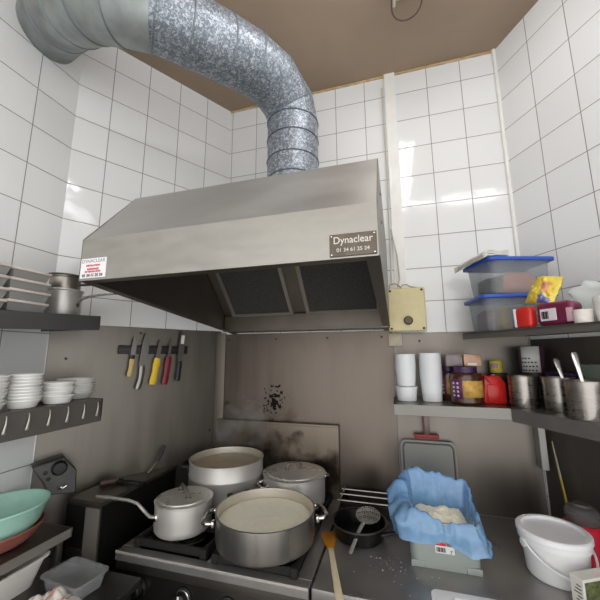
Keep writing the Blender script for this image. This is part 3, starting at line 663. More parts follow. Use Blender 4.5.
def pot_lid(label, c, r, z, m, hang, wf=.42):
    t = Thing('pot_lid', label, 'lid', (c[0], c[1], z))
    t.L().lathe([(0, .011), (r*.55, .010), (r*.86, .006), (r*.88, .002), (r*.98, .002), (r*1.02, 0), (r*1.02, -.0005), (r*.9, 0), (r*.84, .003), (r*.5, .007), (0, .008)], seg=60).make('disc', m, t, smooth=25)
    ca, sa = math.cos(hang), math.sin(hang); w = r*wf
    pts = [(-ca*w, -sa*w, .0095), (-ca*w, -sa*w, .028), (-ca*w*.75, -sa*w*.75, .037), (ca*w*.75, sa*w*.75, .037), (ca*w, sa*w, .028), (ca*w, sa*w, .0095)]
    hd = t.L().tube(pts, .0042, 10).make('handle', mat('lid handle steel', (112, 108, 101), .3, .7), t)
    for s in (-1, 1): t.L().lathe([(0, 0), (.014, 0), (.012, .004), (0, .005)], (s*ca*w, s*sa*w, .0085), 16, sx=1, sy=.8).make('handle_foot', mat('lid handle steel', (1, 1, 1)), hd)
    return t
lidm = mat('lid aluminium', (205, 203, 198), .30, .6, .06, 9, rvar=.08)
pot_lid('flat steel lid on the back right pot', (-.478, 1.532), .141, GZ+.1215, lidm, math.radians(35), .24)
SPn = pot('saucepan', 'lidded steel saucepan with long handle on the front left burner', (-.822, 1.198), .106, .103, alu, 'saucepan')
hA = SPn.L(); hA.tube([(-.060, -.088, .062), (-.072, -.104, .070), (-.088, -.120, .098), (-.11, -.124, .118), (-.15, -.122, .123), (-.24, -.125, .124), (-.292, -.128, .123)], [.006, .0075, .0085, .0085, .008, .0085, .007], 12, flat=(1.35, .75, None))
hA = hA.make('long_handle', mat('handle steel', (206, 203, 196), .25, .7), SPn)
SPn.L().lathe([(0, 0), (.017, 0), (.015, .005), (0, .007)], seg=18, mtx=Matrix.Translation((-.060, -.086, .062)) @ Matrix.Rotation(math.radians(-124), 4, 'Z') @ Matrix.Rotation(PI/2, 4, 'Y')).make('rivet_plate', chrome, hA)
pot_lid('steel lid with loop handle on the front left saucepan', (-.822, 1.198), .107, GZ+.1045, mat('brushed lid steel', (204, 201, 195), .32, .6, .1, 14, rvar=.1), math.radians(-38))

# ------------------------------------------------------------------ right worktop
WT = Thing('steel_worktop', 'long grey steel worktop right of the stove into the corner', 'worktop', (.2, 1.39, 0))
ec = P3+nR*.62; e1 = P3+dR*.012+nR*.008; f1 = P3+dR*1.3+nR*.008; f0 = P3+dR*1.3+nR*.62
tt = (1.066-ec.y)/dR.y; g0 = ec+dR*tt
pl_ = [(-.280, 1.066), (g0.x, 1.066), (f0.x, f0.y), (f1.x, f1.y), (e1.x, 1.706), (-.280, 1.706)]
WT.W().prism(pl_, .875, .915, bev=.003).make('top', steel_t, WT)
pl2 = [(-.275, 1.10), (g0.x+.02, 1.10), (f0.x+.03, f0.y), (f1.x-.01, f1.y), (e1.x-.01, 1.69), (-.275, 1.69)]
WT.W().prism(pl2, .02, .875).make('base_cabinet', mat('cabinet steel', (70, 67, 64), .4, .8), WT)
lb = WT.W().box(-.112, -.02, 1.0645, 1.067, .882, .908, .001, 1).make('control_label', mat('black label', (34, 34, 34), .4), WT)
for i in range(5):
    WT.W().box(-.102+.016*i, -.092+.016*i, 1.0635, 1.0646, .889, .901).make('label_mark', mat('label white', (220, 220, 216)), lb)

def bucketlike(): pass
# wire rack in a dark tray at the back
RK = Thing('roasting_tray', 'dark oven tray topped with bright rack bars against splash sheet', 'tray', (-.155, 1.615, .9155))
tub(RK.L(), .235, .15, .052, .93, .003, th=.003).make('tray_body', mat('dark tray', (66, 58, 52), .4, .7, .2, 20), RK)
for y in (-.066, .0, .058):
    RK.L().tube([(-.128, y, .056), (.120, y, .056)], .0036, 10).make('rack_bar', steel, RK)
for x in (-.116, .110): RK.L().tube([(x, -.07, .060), (x, .07, .060)], .003, 8).make('rack_side', chrome, RK)

# black pan with handle, skimmer, spatula
BP = Thing('frying_pan', 'small deep black pan with short handle right of stove', 'pan', (-.172, 1.392, .9155))
BP.L().lathe([(0, 0), (.082, 0), (.090, .006), (.101, .050), (.105, .054), (.103, .056), (.097, .052), (.087, .008), (0, .004)], seg=52).make('pan_body', black, BP)
BP.L().lathe([(.101, .0535), (.106, .0535), (.106, .0575), (.101, .0575)], seg=52).make('rim', mat('worn pan rim', (88, 84, 80), .3, .8), BP)
BP.L().tube([(.085, -.052, .040), (.11, -.050, .046), (.15, -.036, .052), (.185, -.022, .052)], [.009, .008, .009, .008], 10, flat=(1.3, .7, None)).make('handle', blackp, BP)
SK = Thing('skimmer', 'round steel skimmer resting across the small black pan', 'skimmer', (-.14, 1.37, .9155))
def skm(): 
    m = mat('pierced steel', (196, 194, 188), .35, .8)
    nt = m.node_tree; tc = nt.nodes.new('ShaderNodeTexCoord'); vo = nt.nodes.new('ShaderNodeTexVoronoi'); vo.inputs['Scale'].default_value = 130; vo.inputs['Randomness'].default_value = .35
    r = nt.nodes.new('ShaderNodeValToRGB'); r.color_ramp.elements[0].position = .30; r.color_ramp.elements[0].color = (.06, .055, .05, 1); r.color_ramp.elements[1].position = .42; r.color_ramp.elements[1].color = (*lin((205, 203, 196)), 1)
    nt.links.new(tc.outputs['Object'], vo.inputs['Vector']); nt.links.new(vo.outputs['Distance'], r.inputs['Fac']); nt.links.new(r.outputs['Color'], nt.nodes['Principled BSDF'].inputs['Base Color'])
    return m
mt = Matrix.Translation((-.137, 1.392, .992)) @ Matrix.Rotation(math.radians(14), 4, 'X')
SK.W().lathe([(0, -.006), (.025, -.0045), (.040, -.001), (.046, .002), (.047, .0025), (.046, .0005), (.040, -.003), (.025, -.0065), (0, -.008)], seg=40, mtx=mt).make('pierced_disc', skm(), SK)
SK.W().tube([(-.150, 1.352, .985), (-.166, 1.318, .966), (-.182, 1.276, .938), (-.190, 1.256, .922)], [.006, .0055, .0055, .006], 10, flat=(1.3, .5, None)).make('handle', mat('handle steel', (1, 1, 1)), SK)
SP = Thing('wooden_spatula', 'wooden spatula with stained orange blade and pale handle on worktop', 'spatula', (-.24, 1.2, .9155))
d = Vector((.110, -.365)).normalized(); nx = Vector((-d.y, d.x))
def sp_poly(ws):
    o0 = Vector((-.293, 1.378)); l = []; r_ = []
    for s, wd in ws: c = o0+d*s; l.append((c.x+nx.x*wd, c.y+nx.y*wd)); r_.append((c.x-nx.x*wd, c.y-nx.y*wd))
    return l+r_[::-1]
SP.W().prism(sp_poly([(0, .022), (.003, .027), (.06, .024), (.10, .013), (.115, .010)]), .916, .923, bev=.002).make('blade', mat('stained wood', (196, 128, 30), .5, 0, .25, 30, (1, .3, 1)), SP)
SP.W().prism(sp_poly([(.112, .010), (.15, .0095), (.28, .0105), (.375, .012), (.383, .008)]), .916, .925, bev=.0025).make('handle', mat('pale wood', (220, 208, 176), .5, 0, .05, 30), SP)

# flour: grey box, blue bag, flour
FB = Thing('storage_box', 'grey translucent plastic box on the worktop lined with a blue bag', 'storage box', (.118, 1.352, .9155))
greyp = mat('grey translucent plastic', (176, 184, 178), .32, see=.30)
tub(FB.L(), .222, .19, .142, .955, .006, th=.003).make('box_body', greyp, FB)
for x in (-.106, .062): FB.L().box(x, x+.044, -.094, -.088, 0, .02, .002).make('foot_ridge', greyp, FB)
lbl = FB.L().box(-.030, .028, -.0985, -.0965, .048, .078, .0005, 1, mtx=Matrix.Rotation(math.radians(-2), 4, 'X')).make('label', mat('label white', (220, 220, 216)), FB)
FB.L().box(-.030, .004, -.0990, -.0984, .070, .078, mtx=Matrix.Rotation(math.radians(-2), 4, 'X')).make('red_band', mat('label red', (190, 40, 52), .5), lbl)
FB.L().box(.005, .028, -.0990, -.0984, .070, .078, mtx=Matrix.Rotation(math.radians(-2), 4, 'X')).make('grey_band', mat('label grey', (120, 104, 100), .5), lbl)
b = FB.L()
for i in range(9): b.box(-.026+.0030*i, -.0245+.0030*i+.0008*(i % 3), -.0990, -.0984, .052, .065, mtx=Matrix.Rotation(math.radians(-2), 4, 'X'))
b.make('barcode', mat('print black', (30, 30, 30), .5), lbl)
text('print', '7', .014, (.018, -.1005, .059), (PI/2, 0, 0), mat('print black', (1, 1, 1)), lbl)
bagm = mat('blue bag film', (140, 188, 234), .16, 0, .10, 38, (1, 1, 1), bump=.9, clear=1.0, see=.45)
BG = Thing('plastic_bag', 'crumpled blue plastic bag lining the grey flour box', 'bag', (.118, 1.352, 1.0))
def bag_fn(u, v):
    a = 2*PI*u; ca, sa = math.cos(a), math.sin(a)
    k = max(abs(ca)/.110, abs(sa)/.094); sq = 1/k; ro = 1/math.sqrt((ca/.110)**2+(sa/.094)**2); R0 = .75*sq+.25*ro
    back = max(0, sa); front = max(0, -sa); left = max(0, -ca); right = max(0, ca)
    n = noise.noise(Vector((ca*2.2, sa*2.2, v*1.5))); n2 = noise.noise(Vector((ca*7, sa*7, v*3+5))); n3 = noise.noise(Vector((ca*16, sa*16, v*2+9)))
    rimz = .068+.080*back**.8+.040*left-.012*front+.010*n+.006*n2
    if v < .45:                        # inside wall rising to the rim
        t = v/.45; r = R0*(.80+.16*t+.05*back*t); z = .020+(rimz-.020)*t
    else:                              # folded over and hanging outside
        t = (v-.45)/.55
        out = .016+.058*left**1.5+.012*back+.018*max(0, right)*front
        dropz = .036*front+.070*left+.11*back+.055*right
        r = R0*(.96+.05*back)+out*math.sin(min(1, t*1.6)*PI/2)*(1.1-.25*t)+.004
        z = rimz+.012*math.sin(min(1, t*3)*PI)-(dropz+.014)*t**1.1
        if right > .5 and front > .2: r += .022*t**2
    amp = (.25+.75*v)*(1-.55*front*v)
    n4 = abs(noise.noise(Vector((ca*9+v*4, sa*9-v*3, v*5))))
    r += (.010*n+.012*n2+.006*n3-.006*n4)*amp; z += (.010*n2+.006*n3)*amp
    return (r*ca, r*sa, z)
BG.L().grid(bag_fn, 128, 40, True).make('bag_body', bagm, BG, smooth=70)
FL = Thing('flour', 'cream coloured breadcrumb flour heaped inside the blue bag', 'flour', (.118, 1.352, 1.0)); FL.o['kind'] = 'stuff'
flm = mat('flour', (246, 240, 218), .9, 0, .08, 90, bump=.6)
def fl_fn(u, v):
    a = 2*PI*u; ca, sa = math.cos(a), math.sin(a); k = max(abs(ca)/.096, abs(sa)/.080); R = .97/k
    x, y = R*v*ca, R*v*sa
    return (x, y, .026+.030*(1-v*v)+.010*noise.noise(Vector((x*30, y*30, 4)))+.004*noise.noise(Vector((x*90, y*90, 4)))-.016*v**8+.12*max(0, y)*(1-v**4))
FL.L().grid(fl_fn, 64, 26, True).make('heap', flm, FL, smooth=60)
b = M()
for i in range(26):
    x = random.gauss(-.065, .03); y = random.gauss(1.255, .035); r = random.uniform(.0006, .0014)
    b.box(x-r, x+r, y-r, y+r, .9155, .9155+r*.7)
for i in range(14):
    x = random.gauss(-.03, .05); y = random.gauss(1.20, .05); r = random.uniform(.0006, .0014)
    b.box(x-r, x+r, y-r, y+r, .9155, .9155+r*.7)
sp_ = b.make('flour_crumbs', flm); tag(sp_, 'scattered white crumbs on the steel worktop left of flour box', 'crumbs', None, 'stuff')

# cutting board and squeegee
CB = Thing('cutting_board', 'grey translucent cutting board leaning behind the blue bag', 'cutting board', (.115, 1.66, .9155))
def rrect(w, h, r, k=6):
    o = []
    for q, (sx, sy) in enumerate(((1, 1), (-1, 1), (-1, -1), (1, -1))):
        for i in range(k):
            an = PI/2*q+PI/2*i/(k-1); o.append((sx*(w/2-r)+r*math.cos(an), sy*(h/2-r)+r*math.sin(an)))
    return o
mt = Matrix.Translation((0, .014, .150)) @ Matrix.Rotation(math.radians(-6), 4, 'X')
brd = CB.L().prism(rrect(.238, .29, .025), -.004, .004, 'y', mtx=mt).make('board', mat('grey board plastic', (140, 140, 134), .4, see=.12), CB)
ol = [(x, -.005, z) for x, z in rrect(.215, .265, .02)]
CB.L().tube(ol, .0035, 8, closed=True, mtx=mt).make('groove', mat('board groove', (92, 86, 82), .4), brd)
SQ = Thing('squeegee', 'dark handled red squeegee hanging above the cutting board', 'squeegee', (.112, 1.69, 1.20))
SQ.W().box(.058, .166, 1.672, 1.690, 1.222, 1.240, .003).make('rubber_blade', mat('red rubber', (150, 40, 40), .5), SQ)
SQ.W().box(.102, .128, 1.678, 1.692, 1.236, 1.345, .003).make('handle', mat('handle grey', (112, 98, 92), .35, .4), SQ)
SQ.W().box(.100, .106, 1.674, 1.688, 1.236, 1.345, .002).make('handle_edge', mat('red brown edge', (110, 52, 46), .5), SQ)

# white bucket with lid
BK = Thing('plastic_bucket', 'white plastic bucket with lid and bail handle in the corner', 'bucket', (.452, 1.338, .9155))
BK.L().lathe([(0, 0), (.078, 0), (.081, .004), (.090, .098), (.097, .100), (.097, .120), (.094, .122), (.088, .11), (.078, .004), (0, .003)], seg=56).make('body', whitep, BK)
ld = BK.L().lathe([(0, .124), (.080, .124), (.083, .126), (.0845, .133), (.096, .133), (.1005, .130), (.1005, .118), (.098, .116)], seg=64).make('lid', mat('lid white', (242, 243, 246), .3), BK)
pts = []
for i in range(21):
    a = PI*i/20; s = math.cos(a); dd = math.sin(a)
    q = Vector((-.098*s, -.100*dd-.004, .102-.062*dd))
    pts.append(Matrix.Rotation(math.radians(15), 4, 'Z') @ q)
BK.L().tube(pts, .0036, 8).make('bail_handle', mat('bail white', (232, 233, 236), .35), BK)
for s in (-1, 1):
    BK.L().lathe([(0, 0), (.014, 0), (.013, .010), (0, .012)], seg=18, mtx=Matrix.Rotation(math.radians(15), 4, 'Z') @ Matrix.Translation((s*.090, 0, .092)) @ Matrix.Rotation(s*PI/2, 4, 'Y')).make('handle_lug', whitep, BK)
# white board at the front
WB = Thing('plastic_board', 'white plastic board with slot handle on the front edge of worktop', 'board', (.165, 1.08, .9155), 0)
w_ = WB.L(); w_.prism(rrect(.21, .14, .02), .0, .010, 'z', bev=.003); w_ = w_.make('plate', mat('lid white', (1, 1, 1)), WB)
WB.L().box(-.045, .085, .030, .044, .0095, .015, .003).make('grip', whitep, WB)

# carton and red jar at the right edge
CA = Thing('food_carton', 'small white carton with food picture beside the bucket', 'carton', (.455, 1.185, .9155), math.radians(28))
CA.L().box(-.018, .13, -.018, .018, 0, .085, .001, 1).make('carton_body', mat('carton white', (226, 224, 216), .5), CA)
pf = CA.L().box(-.012, .128, -.0188, -.0178, .004, .078).make('picture', mat('food picture', (96, 104, 66), .5, 0, .7, 90), CA)
b = CA.L()
for i in range(6): b.box(-.0190, -.0178, -.012, .008-.004*(i % 3), .020+.009*i, .0225+.009*i)
b.make('printed_lines', mat('dark print', (1, 1, 1)), CA)
RJ = Thing('red_jar', 'red jar with clear dark lid at the right picture edge', 'jar', (.582, 1.443, .9155))
RJ.L().lathe([(0, 0), (.052, 0), (.056, .005), (.056, .115), (.050, .122), (0, .122)], seg=40).make('jar_body', mat('bright red plastic', (196, 30, 52), .35), RJ)
RJ.L().lathe([(.048, .122), (.050, .126), (.050, .155), (.040, .168), (.026, .172), (.026, .180), (0, .181)], seg=40).make('clear_lid', mat('smoky plastic', (120, 118, 116), .15, see=.5), RJ)

# yellow ended stick leaning in the corner
SI = Thing('wooden_stick', 'thin yellow stick leaning in the corner behind the bucket', 'stick', (.60, 1.56, .9155))
A0 = Vector((.597, 1.56, .917)); A1 = Vector((.590, 1.640, 1.250))
mid = A0.lerp(A1, .62)
SI.W().tube([A0, mid], .0065, 10, flat=(1.2, .6, None)).make('yellow_end', mat('yellow paint', (196, 166, 62), .5, 0, .2, 40), SI)
SI.W().tube([mid, A1], [.0065, .004], 10, flat=(1.2, .6, None)).make('pale_end', mat('pale stick', (176, 166, 142), .5), SI)

# ------------------------------------------------------------------ right shelves
pale_lip = mat('pale shelf steel', (118, 116, 111), .36, .8, .08, 8, (.3, 1, 1))
grey_lip = mat('right shelf steel', (118, 116, 113), .38, .5, .1, 8)
k0x = (P3+nR*.283).x+dR.x*(1.448-(P3+nR*.283).y)/dR.y
s1 = Thing('wall_shelf', 'short steel shelf on the back wall carrying jars and tubs', 'shelf', (.18, 1.58, 1.36))
s1.W().box(-.022, .410, 1.452, 1.7075, 1.393, 1.399).make('shelf_plate', pale_lip, s1)
s1.W().box(-.022, k0x-.001, 1.448, 1.453, 1.357, 1.400, .001, 1).box(-.022, -.018, 1.45, 1.7075, 1.362, 1.399).make('lip', pale_lip, s1)
s2 = Thing('wall_shelf', 'lower dark steel shelf on the right wall carrying steel pots', 'shelf', (.55, 1.4, 1.36))
OFF = .283
c0 = P3+nR*OFF; t0 = (1.448-c0.y)/dR.y; k0 = c0+dR*t0
k1_ = c0+dR*1.2; w1 = P3+dR*1.2+nR*.008; w0 = P3+dR*.02+nR*.008
s2.W().prism([(k0.x+.012, k0.y), (k1_.x, k1_.y), (w1.x, w1.y), (w0.x, 1.7075), (.412, 1.7075), (.412, k0.y)], 1.393, 1.399).make('shelf_plate', grey_lip, s2)
o2 = nR*-.005
s2.W().prism([(k0.x, k0.y), (k1_.x, k1_.y), (k1_.x+o2.x, k1_.y+o2.y), (k0.x+o2.x, k0.y+o2.y)], 1.352, 1.400).make('lip', grey_lip, s2)
br_ = s2.W()
br_.box(.550, .577, 1.655, 1.707, 1.13, 1.392, .002, 1)
br_.make('bracket', mat('bracket steel', (150, 147, 143), .4, .6), s2)
s3 = Thing('wall_shelf', 'upper dark steel shelf on the right wall under the blue lidded boxes', 'shelf', (.5, 1.4, 1.66))
OU = .37
v0 = P3+nR*OU+dR*.03; v1 = P3+nR*OU+dR*1.3; v2 = P3+dR*1.3+nR*.002; tq = (1.7-(P3+nR*.30).y)/dR.y
vb = (.352, 1.7075)
s3.W().prism([(v0.x, v0.y), (v1.x, v1.y), (v2.x, v2.y), (P3.x+.004, P3.y-.0075), vb], 1.680, 1.686).make('shelf_plate', mat('dark shelf steel', (112, 109, 105), .42, .5, .08, 8), s3)
s3.W().prism([(v0.x, v0.y), (v1.x, v1.y), (v1.x+o2.x, v1.y+o2.y), (v0.x+o2.x, v0.y+o2.y)], 1.662, 1.687).make('lip', mat('dark shelf steel', (1, 1, 1)), s3)

# white tubs in two tall stacks
def cup(label, loc, r, h, group, flip=False):
    t = Thing('plastic_tub', label, 'tub', loc, 0, group)
    pr = [(0, .001), (r*.86, .001), (r*.985, h-.003), (r*1.03, h-.003), (r*1.03, h), (r*.97, h), (r*.85, .002), (0, .0025)]
    t.L().lathe(pr, seg=40).make('tub_body', mat('white tub plastic', (228, 230, 232), .35, see=.08), t)
    return t
c1 = cup('wide white tub under the left stack of nested tubs', (.035, 1.585, 1.3995), .047, .062, 'white plastic tubs')
c2 = cup('lowest nested white tub of the left stack on the pale shelf', (.035, 1.59, 1.462), .045, .075, 'white plastic tubs, left stack')
for i in range(1, 8): dup(c2, (.035, 1.59, 1.462+.0095*i), (ORD[i] if i < 7 else 'topmost')+' nested white tub of the left stack on the pale shelf')
c3 = cup('lowest white tub of the nested stack beside the dark jars', (.142, 1.592, 1.3995), .047, .10, 'white plastic tubs, right stack')
for i in range(1, 12): dup(c3, (.142, 1.592, 1.3995+.0098*i), (ORD[i] if i < 11 else 'topmost')+' white tub of the nested stack beside the dark jars')
# coffee jars
brown = mat('brown powder jar', (66, 38, 24), .18, 0, .3, 20, clear=.4); purple = mat('purple plastic', (62, 34, 76), .4); gold = mat('gold label', (192, 152, 76), .45, 0, .3, 45); plum = mat('plum label', (92, 42, 84), .45)
def jar(label, loc, r, h):
    t = Thing('drink_powder_jar', label, 'jar', loc)
    t.L().lathe([(0, 0), (r*.88, 0), (r, .010), (r, h*.72), (r*.93, h*.80), (r*.70, h*.86), (0, h*.86)], seg=44, sy=.92).make('jar_body', brown, t)
    t.L().lathe([(r*.72, h*.85), (r*.74, h), (0, h)], seg=40).make('lid', purple, t)
    def band(a0, a1, z0, z1, o, m, nm):
        t.L().grid(lambda u, v: ((r+o)*math.cos(a0+(a1-a0)*u), (r+o)*.92*math.sin(a0+(a1-a0)*u), z0+(z1-z0)*v), 14, 2).make(nm, m, t, solid=.0006)
    band(math.radians(205), math.radians(248), h*.16, h*.68, .0012, plum, 'side_label'); band(math.radians(248), math.radians(345), h*.20, h*.64, .0012, gold, 'front_label')
    b = t.L()
    for i in range(4):
        for j in range(2):
            a = math.radians(215+17*j); z = h*(.24+.11*i); b.box(-.0035, .0035, -.0012, .0004, -.004, .004, mtx=Matrix.Translation(((r+.0025)*math.cos(a), (r+.0025)*.92*math.sin(a), z)) @ Matrix.Rotation(a+PI/2, 4, 'Z'))
    b.make('label_print', mat('pale print', (206, 196, 200), .5), t)
    return t
jar('big brown powder jar with gold and plum label on the pale shelf', (.272, 1.540, 1.3995), .062, .150)
jar('second brown powder jar mostly hidden behind the first jar', (.222, 1.648, 1.3995), .048, .150)
pk = Thing('pastry_pack', 'grey wrapped pack lying on the jar lids', 'pack', (.235, 1.575, 1.5505))
pk.L().box(-.034, .032, -.04, .04, 0, .052, .005).make('wrapper', mat('grey wrapper', (112, 98, 100), .3, 0, .2, 40, clear=.4), pk)
pk = Thing('cracker_pack', 'tan wrapped pack beside the grey pack on the jar lids', 'pack', (.303, 1.568, 1.5505))
pk.L().box(-.034, .034, -.04, .04, 0, .052, .005).make('wrapper', mat('tan wrapper', (182, 142, 112), .3, 0, .12, 40, clear=.4), pk)
pk.L().box(-.020, .014, -.0412, -.0398, .006, .014).make('price_label', mat('label white', (1, 1, 1)), pk)
RG = Thing('plastic_jug', 'bright red plastic jug on the shelf right of the jars', 'jug', (.383, 1.585, 1.3995))
RG.L().prism([(-.044, 0), (.036, 0), (.040, .006), (.041, .085), (.030, .098), (.026, .112), (-.030, .114), (-.044, .120), (-.046, .116), (-.038, .104), (-.040, .09), (-.046, .008)], -.030, .030, 'y', bev=.006).make('jug_body', mat('glossy red plastic', (206, 38, 34), .28), RG)
RG.L().box(-.030, .022, -.0316, -.0296, .010, .078, .004).make('front_panel', mat('glossy red plastic', (1, 1, 1)), RG)
DC = Thing('dark_canister', 'dark canister with pale edge right behind the red jug', 'canister', (.425, 1.655, 1.3995))
DC.L().lathe([(0, 0), (.036, 0), (.038, .004), (.038, .118), (.034, .122), (0, .122)], seg=36).make('canister_body', mat('dark canister', (48, 44, 42), .4), DC)
DC.L().box(-.034, -.022, -.032, -.026, .004, .116, .001).make('pale_label', mat('pale print', (1, 1, 1)), DC)
YC = Thing('spice_tin', 'small yellow spice tin standing on the dark canister', 'tin', (.420, 1.655, 1.5217))
YC.L().lathe([(0, 0), (.025, 0), (.026, .002), (.026, .050), (.024, .053), (0, .053)], seg=32).make('tin_body', mat('yellow print tin', (206, 188, 78), .4, 0, .25, 60), YC)
YC.L().grid(lambda u, v: (.0265*math.cos(PI*(1.15+.35*u)), .0265*math.sin(PI*(1.15+.35*u)), .020+.020*v), 10, 2).make('label', mat('label plum pink', (186, 150, 160), .5), YC, solid=.0005)
# steel pots on the right shelf
insert_m = mat('insert steel', (158, 152, 146), .28, .95, .12, 6, (1, 1, 8), rvar=.06)
def insert(label, c, r, h):
    t = Thing('steel_canister', label, 'pot', (c[0], c[1], 1.3995), 0)
    t.L().lathe([(0, 0), (r*.96, 0), (r*.985, .006), (r*.985, h-.022), (r, h-.018), (r, h-.003), (r*1.03, h-.002), (r*1.03, h), (r*.95, h), (r*.95, .004), (0, .003)], seg=48).make('body', insert_m, t, smooth=35)
    return t
insert('steel canister pot nearest the red jug on the right shelf', (.468, 1.500), .051, .118)
B_ = insert('steel canister pot in the middle, half hidden by the larger one', (.556, 1.428), .050, .118)
insert('largest steel canister pot at the right picture edge', (.566, 1.268), .053, .118)
def spoon(label, pts, bpt):
    t = Thing('spoon', label, 'spoon', pts[0])
    t.W().tube(pts, [.0045, .0040, .0055, .0085, .0065], 12, flat=(1.2, .35, (0, 1, .2))).make('handle', chrome, t)
    t.W().lathe([(0, 0), (.012, .003), (.016, .010), (.015, .011), (.011, .006), (0, .003)], seg=18, mtx=Matrix.Translation(bpt)).make('spoon_bowl', chrome, t)
    return t
spoon('steel spoon standing in the largest canister pot', [(.572, 1.27, 1.425), (.566, 1.276, 1.50), (.561, 1.281, 1.55), (.557, 1.285, 1.595), (.556, 1.286, 1.606)], (.572, 1.268, 1.415))
spoon('steel spoon standing in the middle canister pot', [(.585, 1.434, 1.425), (.580, 1.440, 1.50), (.574, 1.446, 1.54), (.570, 1.451, 1.575), (.568, 1.453, 1.584)], (.585, 1.432, 1.415))
# tin and dishes behind the pots
TN = Thing('label_tin', 'dark tin with white printed label behind the canister pots', 'tin', (.545, 1.610, 1.3995))
TN.L().lathe([(0, 0), (.043, 0), (.045, .003), (.045, .232), (.042, .236), (0, .236)], seg=40).make('tin_body', mat('dark plum tin', (64, 36, 52), .4), TN)
lb = TN.L().grid(lambda u, v: (.0458*math.cos(PI*(1.10+.50*u)), .0458*math.sin(PI*(1.10+.50*u)), .128+.105*v), 16, 2).make('white_label', mat('label white', (1, 1, 1)), TN, solid=.0006)
b = TN.L()
for i in range(4):
    for j in range(5):
        a = PI*(1.15+.08*j+.02*(i % 2)); z = .136+.016*i
        if i == 3 and j > 2: continue
        b.box(-.0030-.001*(j % 2), .0035, -.0010, .0004, -.003, .003, mtx=Matrix.Translation((.0468*math.cos(a), .0468*math.sin(a), z)) @ Matrix.Rotation(a+PI/2, 4, 'Z'))
b.make('label_print', mat('dark print', (1, 1, 1)), lb)
PB = Thing('lidded_tub', 'clear tub with purple lid behind the middle canister pot', 'tub', onR(.20, .062, 1.3995), aR)
tub(PB.L(), .10, .085, .118, .92, .002).make('tub_body', mat('smoky tub', (110, 104, 104), .3, see=.3), PB)
PB.L().box(-.053, .053, -.046, .046, .118, .134, .004).make('lid', purple, PB)
GT = Thing('lidded_tub', 'grey tub under the clear glass dish on the right shelf', 'tub', onR(.385, .062, 1.3995), aR)
tub(GT.L(), .20, .085, .105, .93, .002).make('tub_body', mat('grey smoky tub', (104, 106, 100), .35, see=.15), GT)
GT.L().box(-.103, .103, -.045, .045, .105, .116, .003).make('lid', mat('grey lid', (120, 122, 116), .4), GT)
GD = Thing('glass_dish', 'clear greenish oven dish stacked on the grey tub', 'dish', onR(.375, .062, 1.5157), aR)
tub(GD.L(), .215, .095, .048, .84, .004, th=.003).make('dish_body', mat('greenish glass', (168, 180, 166), .1, see=.6), GD)

# ------------------------------------------------------------------ things on the upper right shelf
blue = mat('blue lid plastic', (44, 84, 178), .38)
clr = mat('frosted clear plastic', (214, 219, 222), .2, see=.84)
def lid_box(label, loc, rz, lx, ly, h, foods):
    t = Thing('storage_box', label, 'storage box', loc, rz)
    tub(t.L(), lx, ly, h, .90, .003, th=.002).make('box_body', clr, t)
    l_ = t.L(); l_.prism(rrect(lx+.022, ly+.022, .022), h, h+.014, 'z', bev=.003); l_ = l_.make('lid', blue, t)
    t.L().prism(rrect(lx-.03, ly-.03, .02), h+.013, h+.016, 'z').make('lid_panel', mat('blue lid panel', (60, 102, 190), .4), l_)
    return t
UB0 = (.445, 1.501); UB1 = (.455, 1.505)
lid_box('lower blue lidded clear storage box on the upper right shelf', (*UB0, 1.6865), math.radians(8), .25, .20, .128, None)
lid_box('upper blue lidded clear storage box stacked on the lower one', (*UB1, 1.8325), math.radians(18), .245, .19, .128, None)
def packet(name, label, loc, rz, lx, ly, lz, m, cat='packet', lump=.12):
    t = Thing(name, label, cat, loc, rz)
    def fn(u, v):
        th = PI*(v-.5)*.999; ph = 2*PI*u
        e = lambda c, p: math.copysign(abs(c)**p, c)
        x = e(math.cos(th), .45)*e(math.cos(ph), .45); y = e(math.cos(th), .45)*e(math.sin(ph), .45); z = e(math.sin(th), .45)
        n = 1+lump*noise.noise(Vector((x*1.7+loc[0]*30, y*1.7, z*1.7)))+lump*.5*noise.noise(Vector((x*4, y*4, z*4+loc[1]*20)))
        return (x*lx/2*n, y*ly/2*n, lz/2+z*lz/2*(n if z > 0 else 1))
    t.L().grid(fn, 40, 24, True).make('wrapper', m, t, smooth=50)
    return t
# bags seen through the clear boxes
z1 = 1.6865+.0035; z2 = 1.8325+.0035
packet('food_bag', 'yellow food bag inside the lower clear box', (UB0[0]-.045, UB0[1], z1), .3, .055, .14, .10, mat('mustard bag', (186, 160, 84), .4, 0, .15, 30), 'bag')
packet('food_bag', 'blue food bag inside the lower clear box', (UB0[0]+.020, UB0[1]-.02, z1), .1, .07, .12, .095, mat('pale blue bag', (120, 150, 190), .4, 0, .15, 30), 'bag')
packet('food_bag', 'plum food bag in the left of the lower clear box', (UB0[0]-.090, UB0[1]-.01, z1), .1, .034, .12, .085, mat('plum bag', (110, 78, 96), .4, 0, .15, 30), 'bag')
packet('food_bag', 'pink food bag inside the upper clear box', (UB1[0]+.020, UB1[1]-.0, z2), .3, .14, .13, .088, mat('pink bag', (214, 140, 118), .4, 0, .12, 30), 'bag')
packet('food_bag', 'dark grey food bag in the left of the upper clear box', (UB1[0]-.080, UB1[1]-.025, z2), .3, .04, .10, .070, mat('dark bag', (72, 66, 66), .4, 0, .15, 30), 'bag')
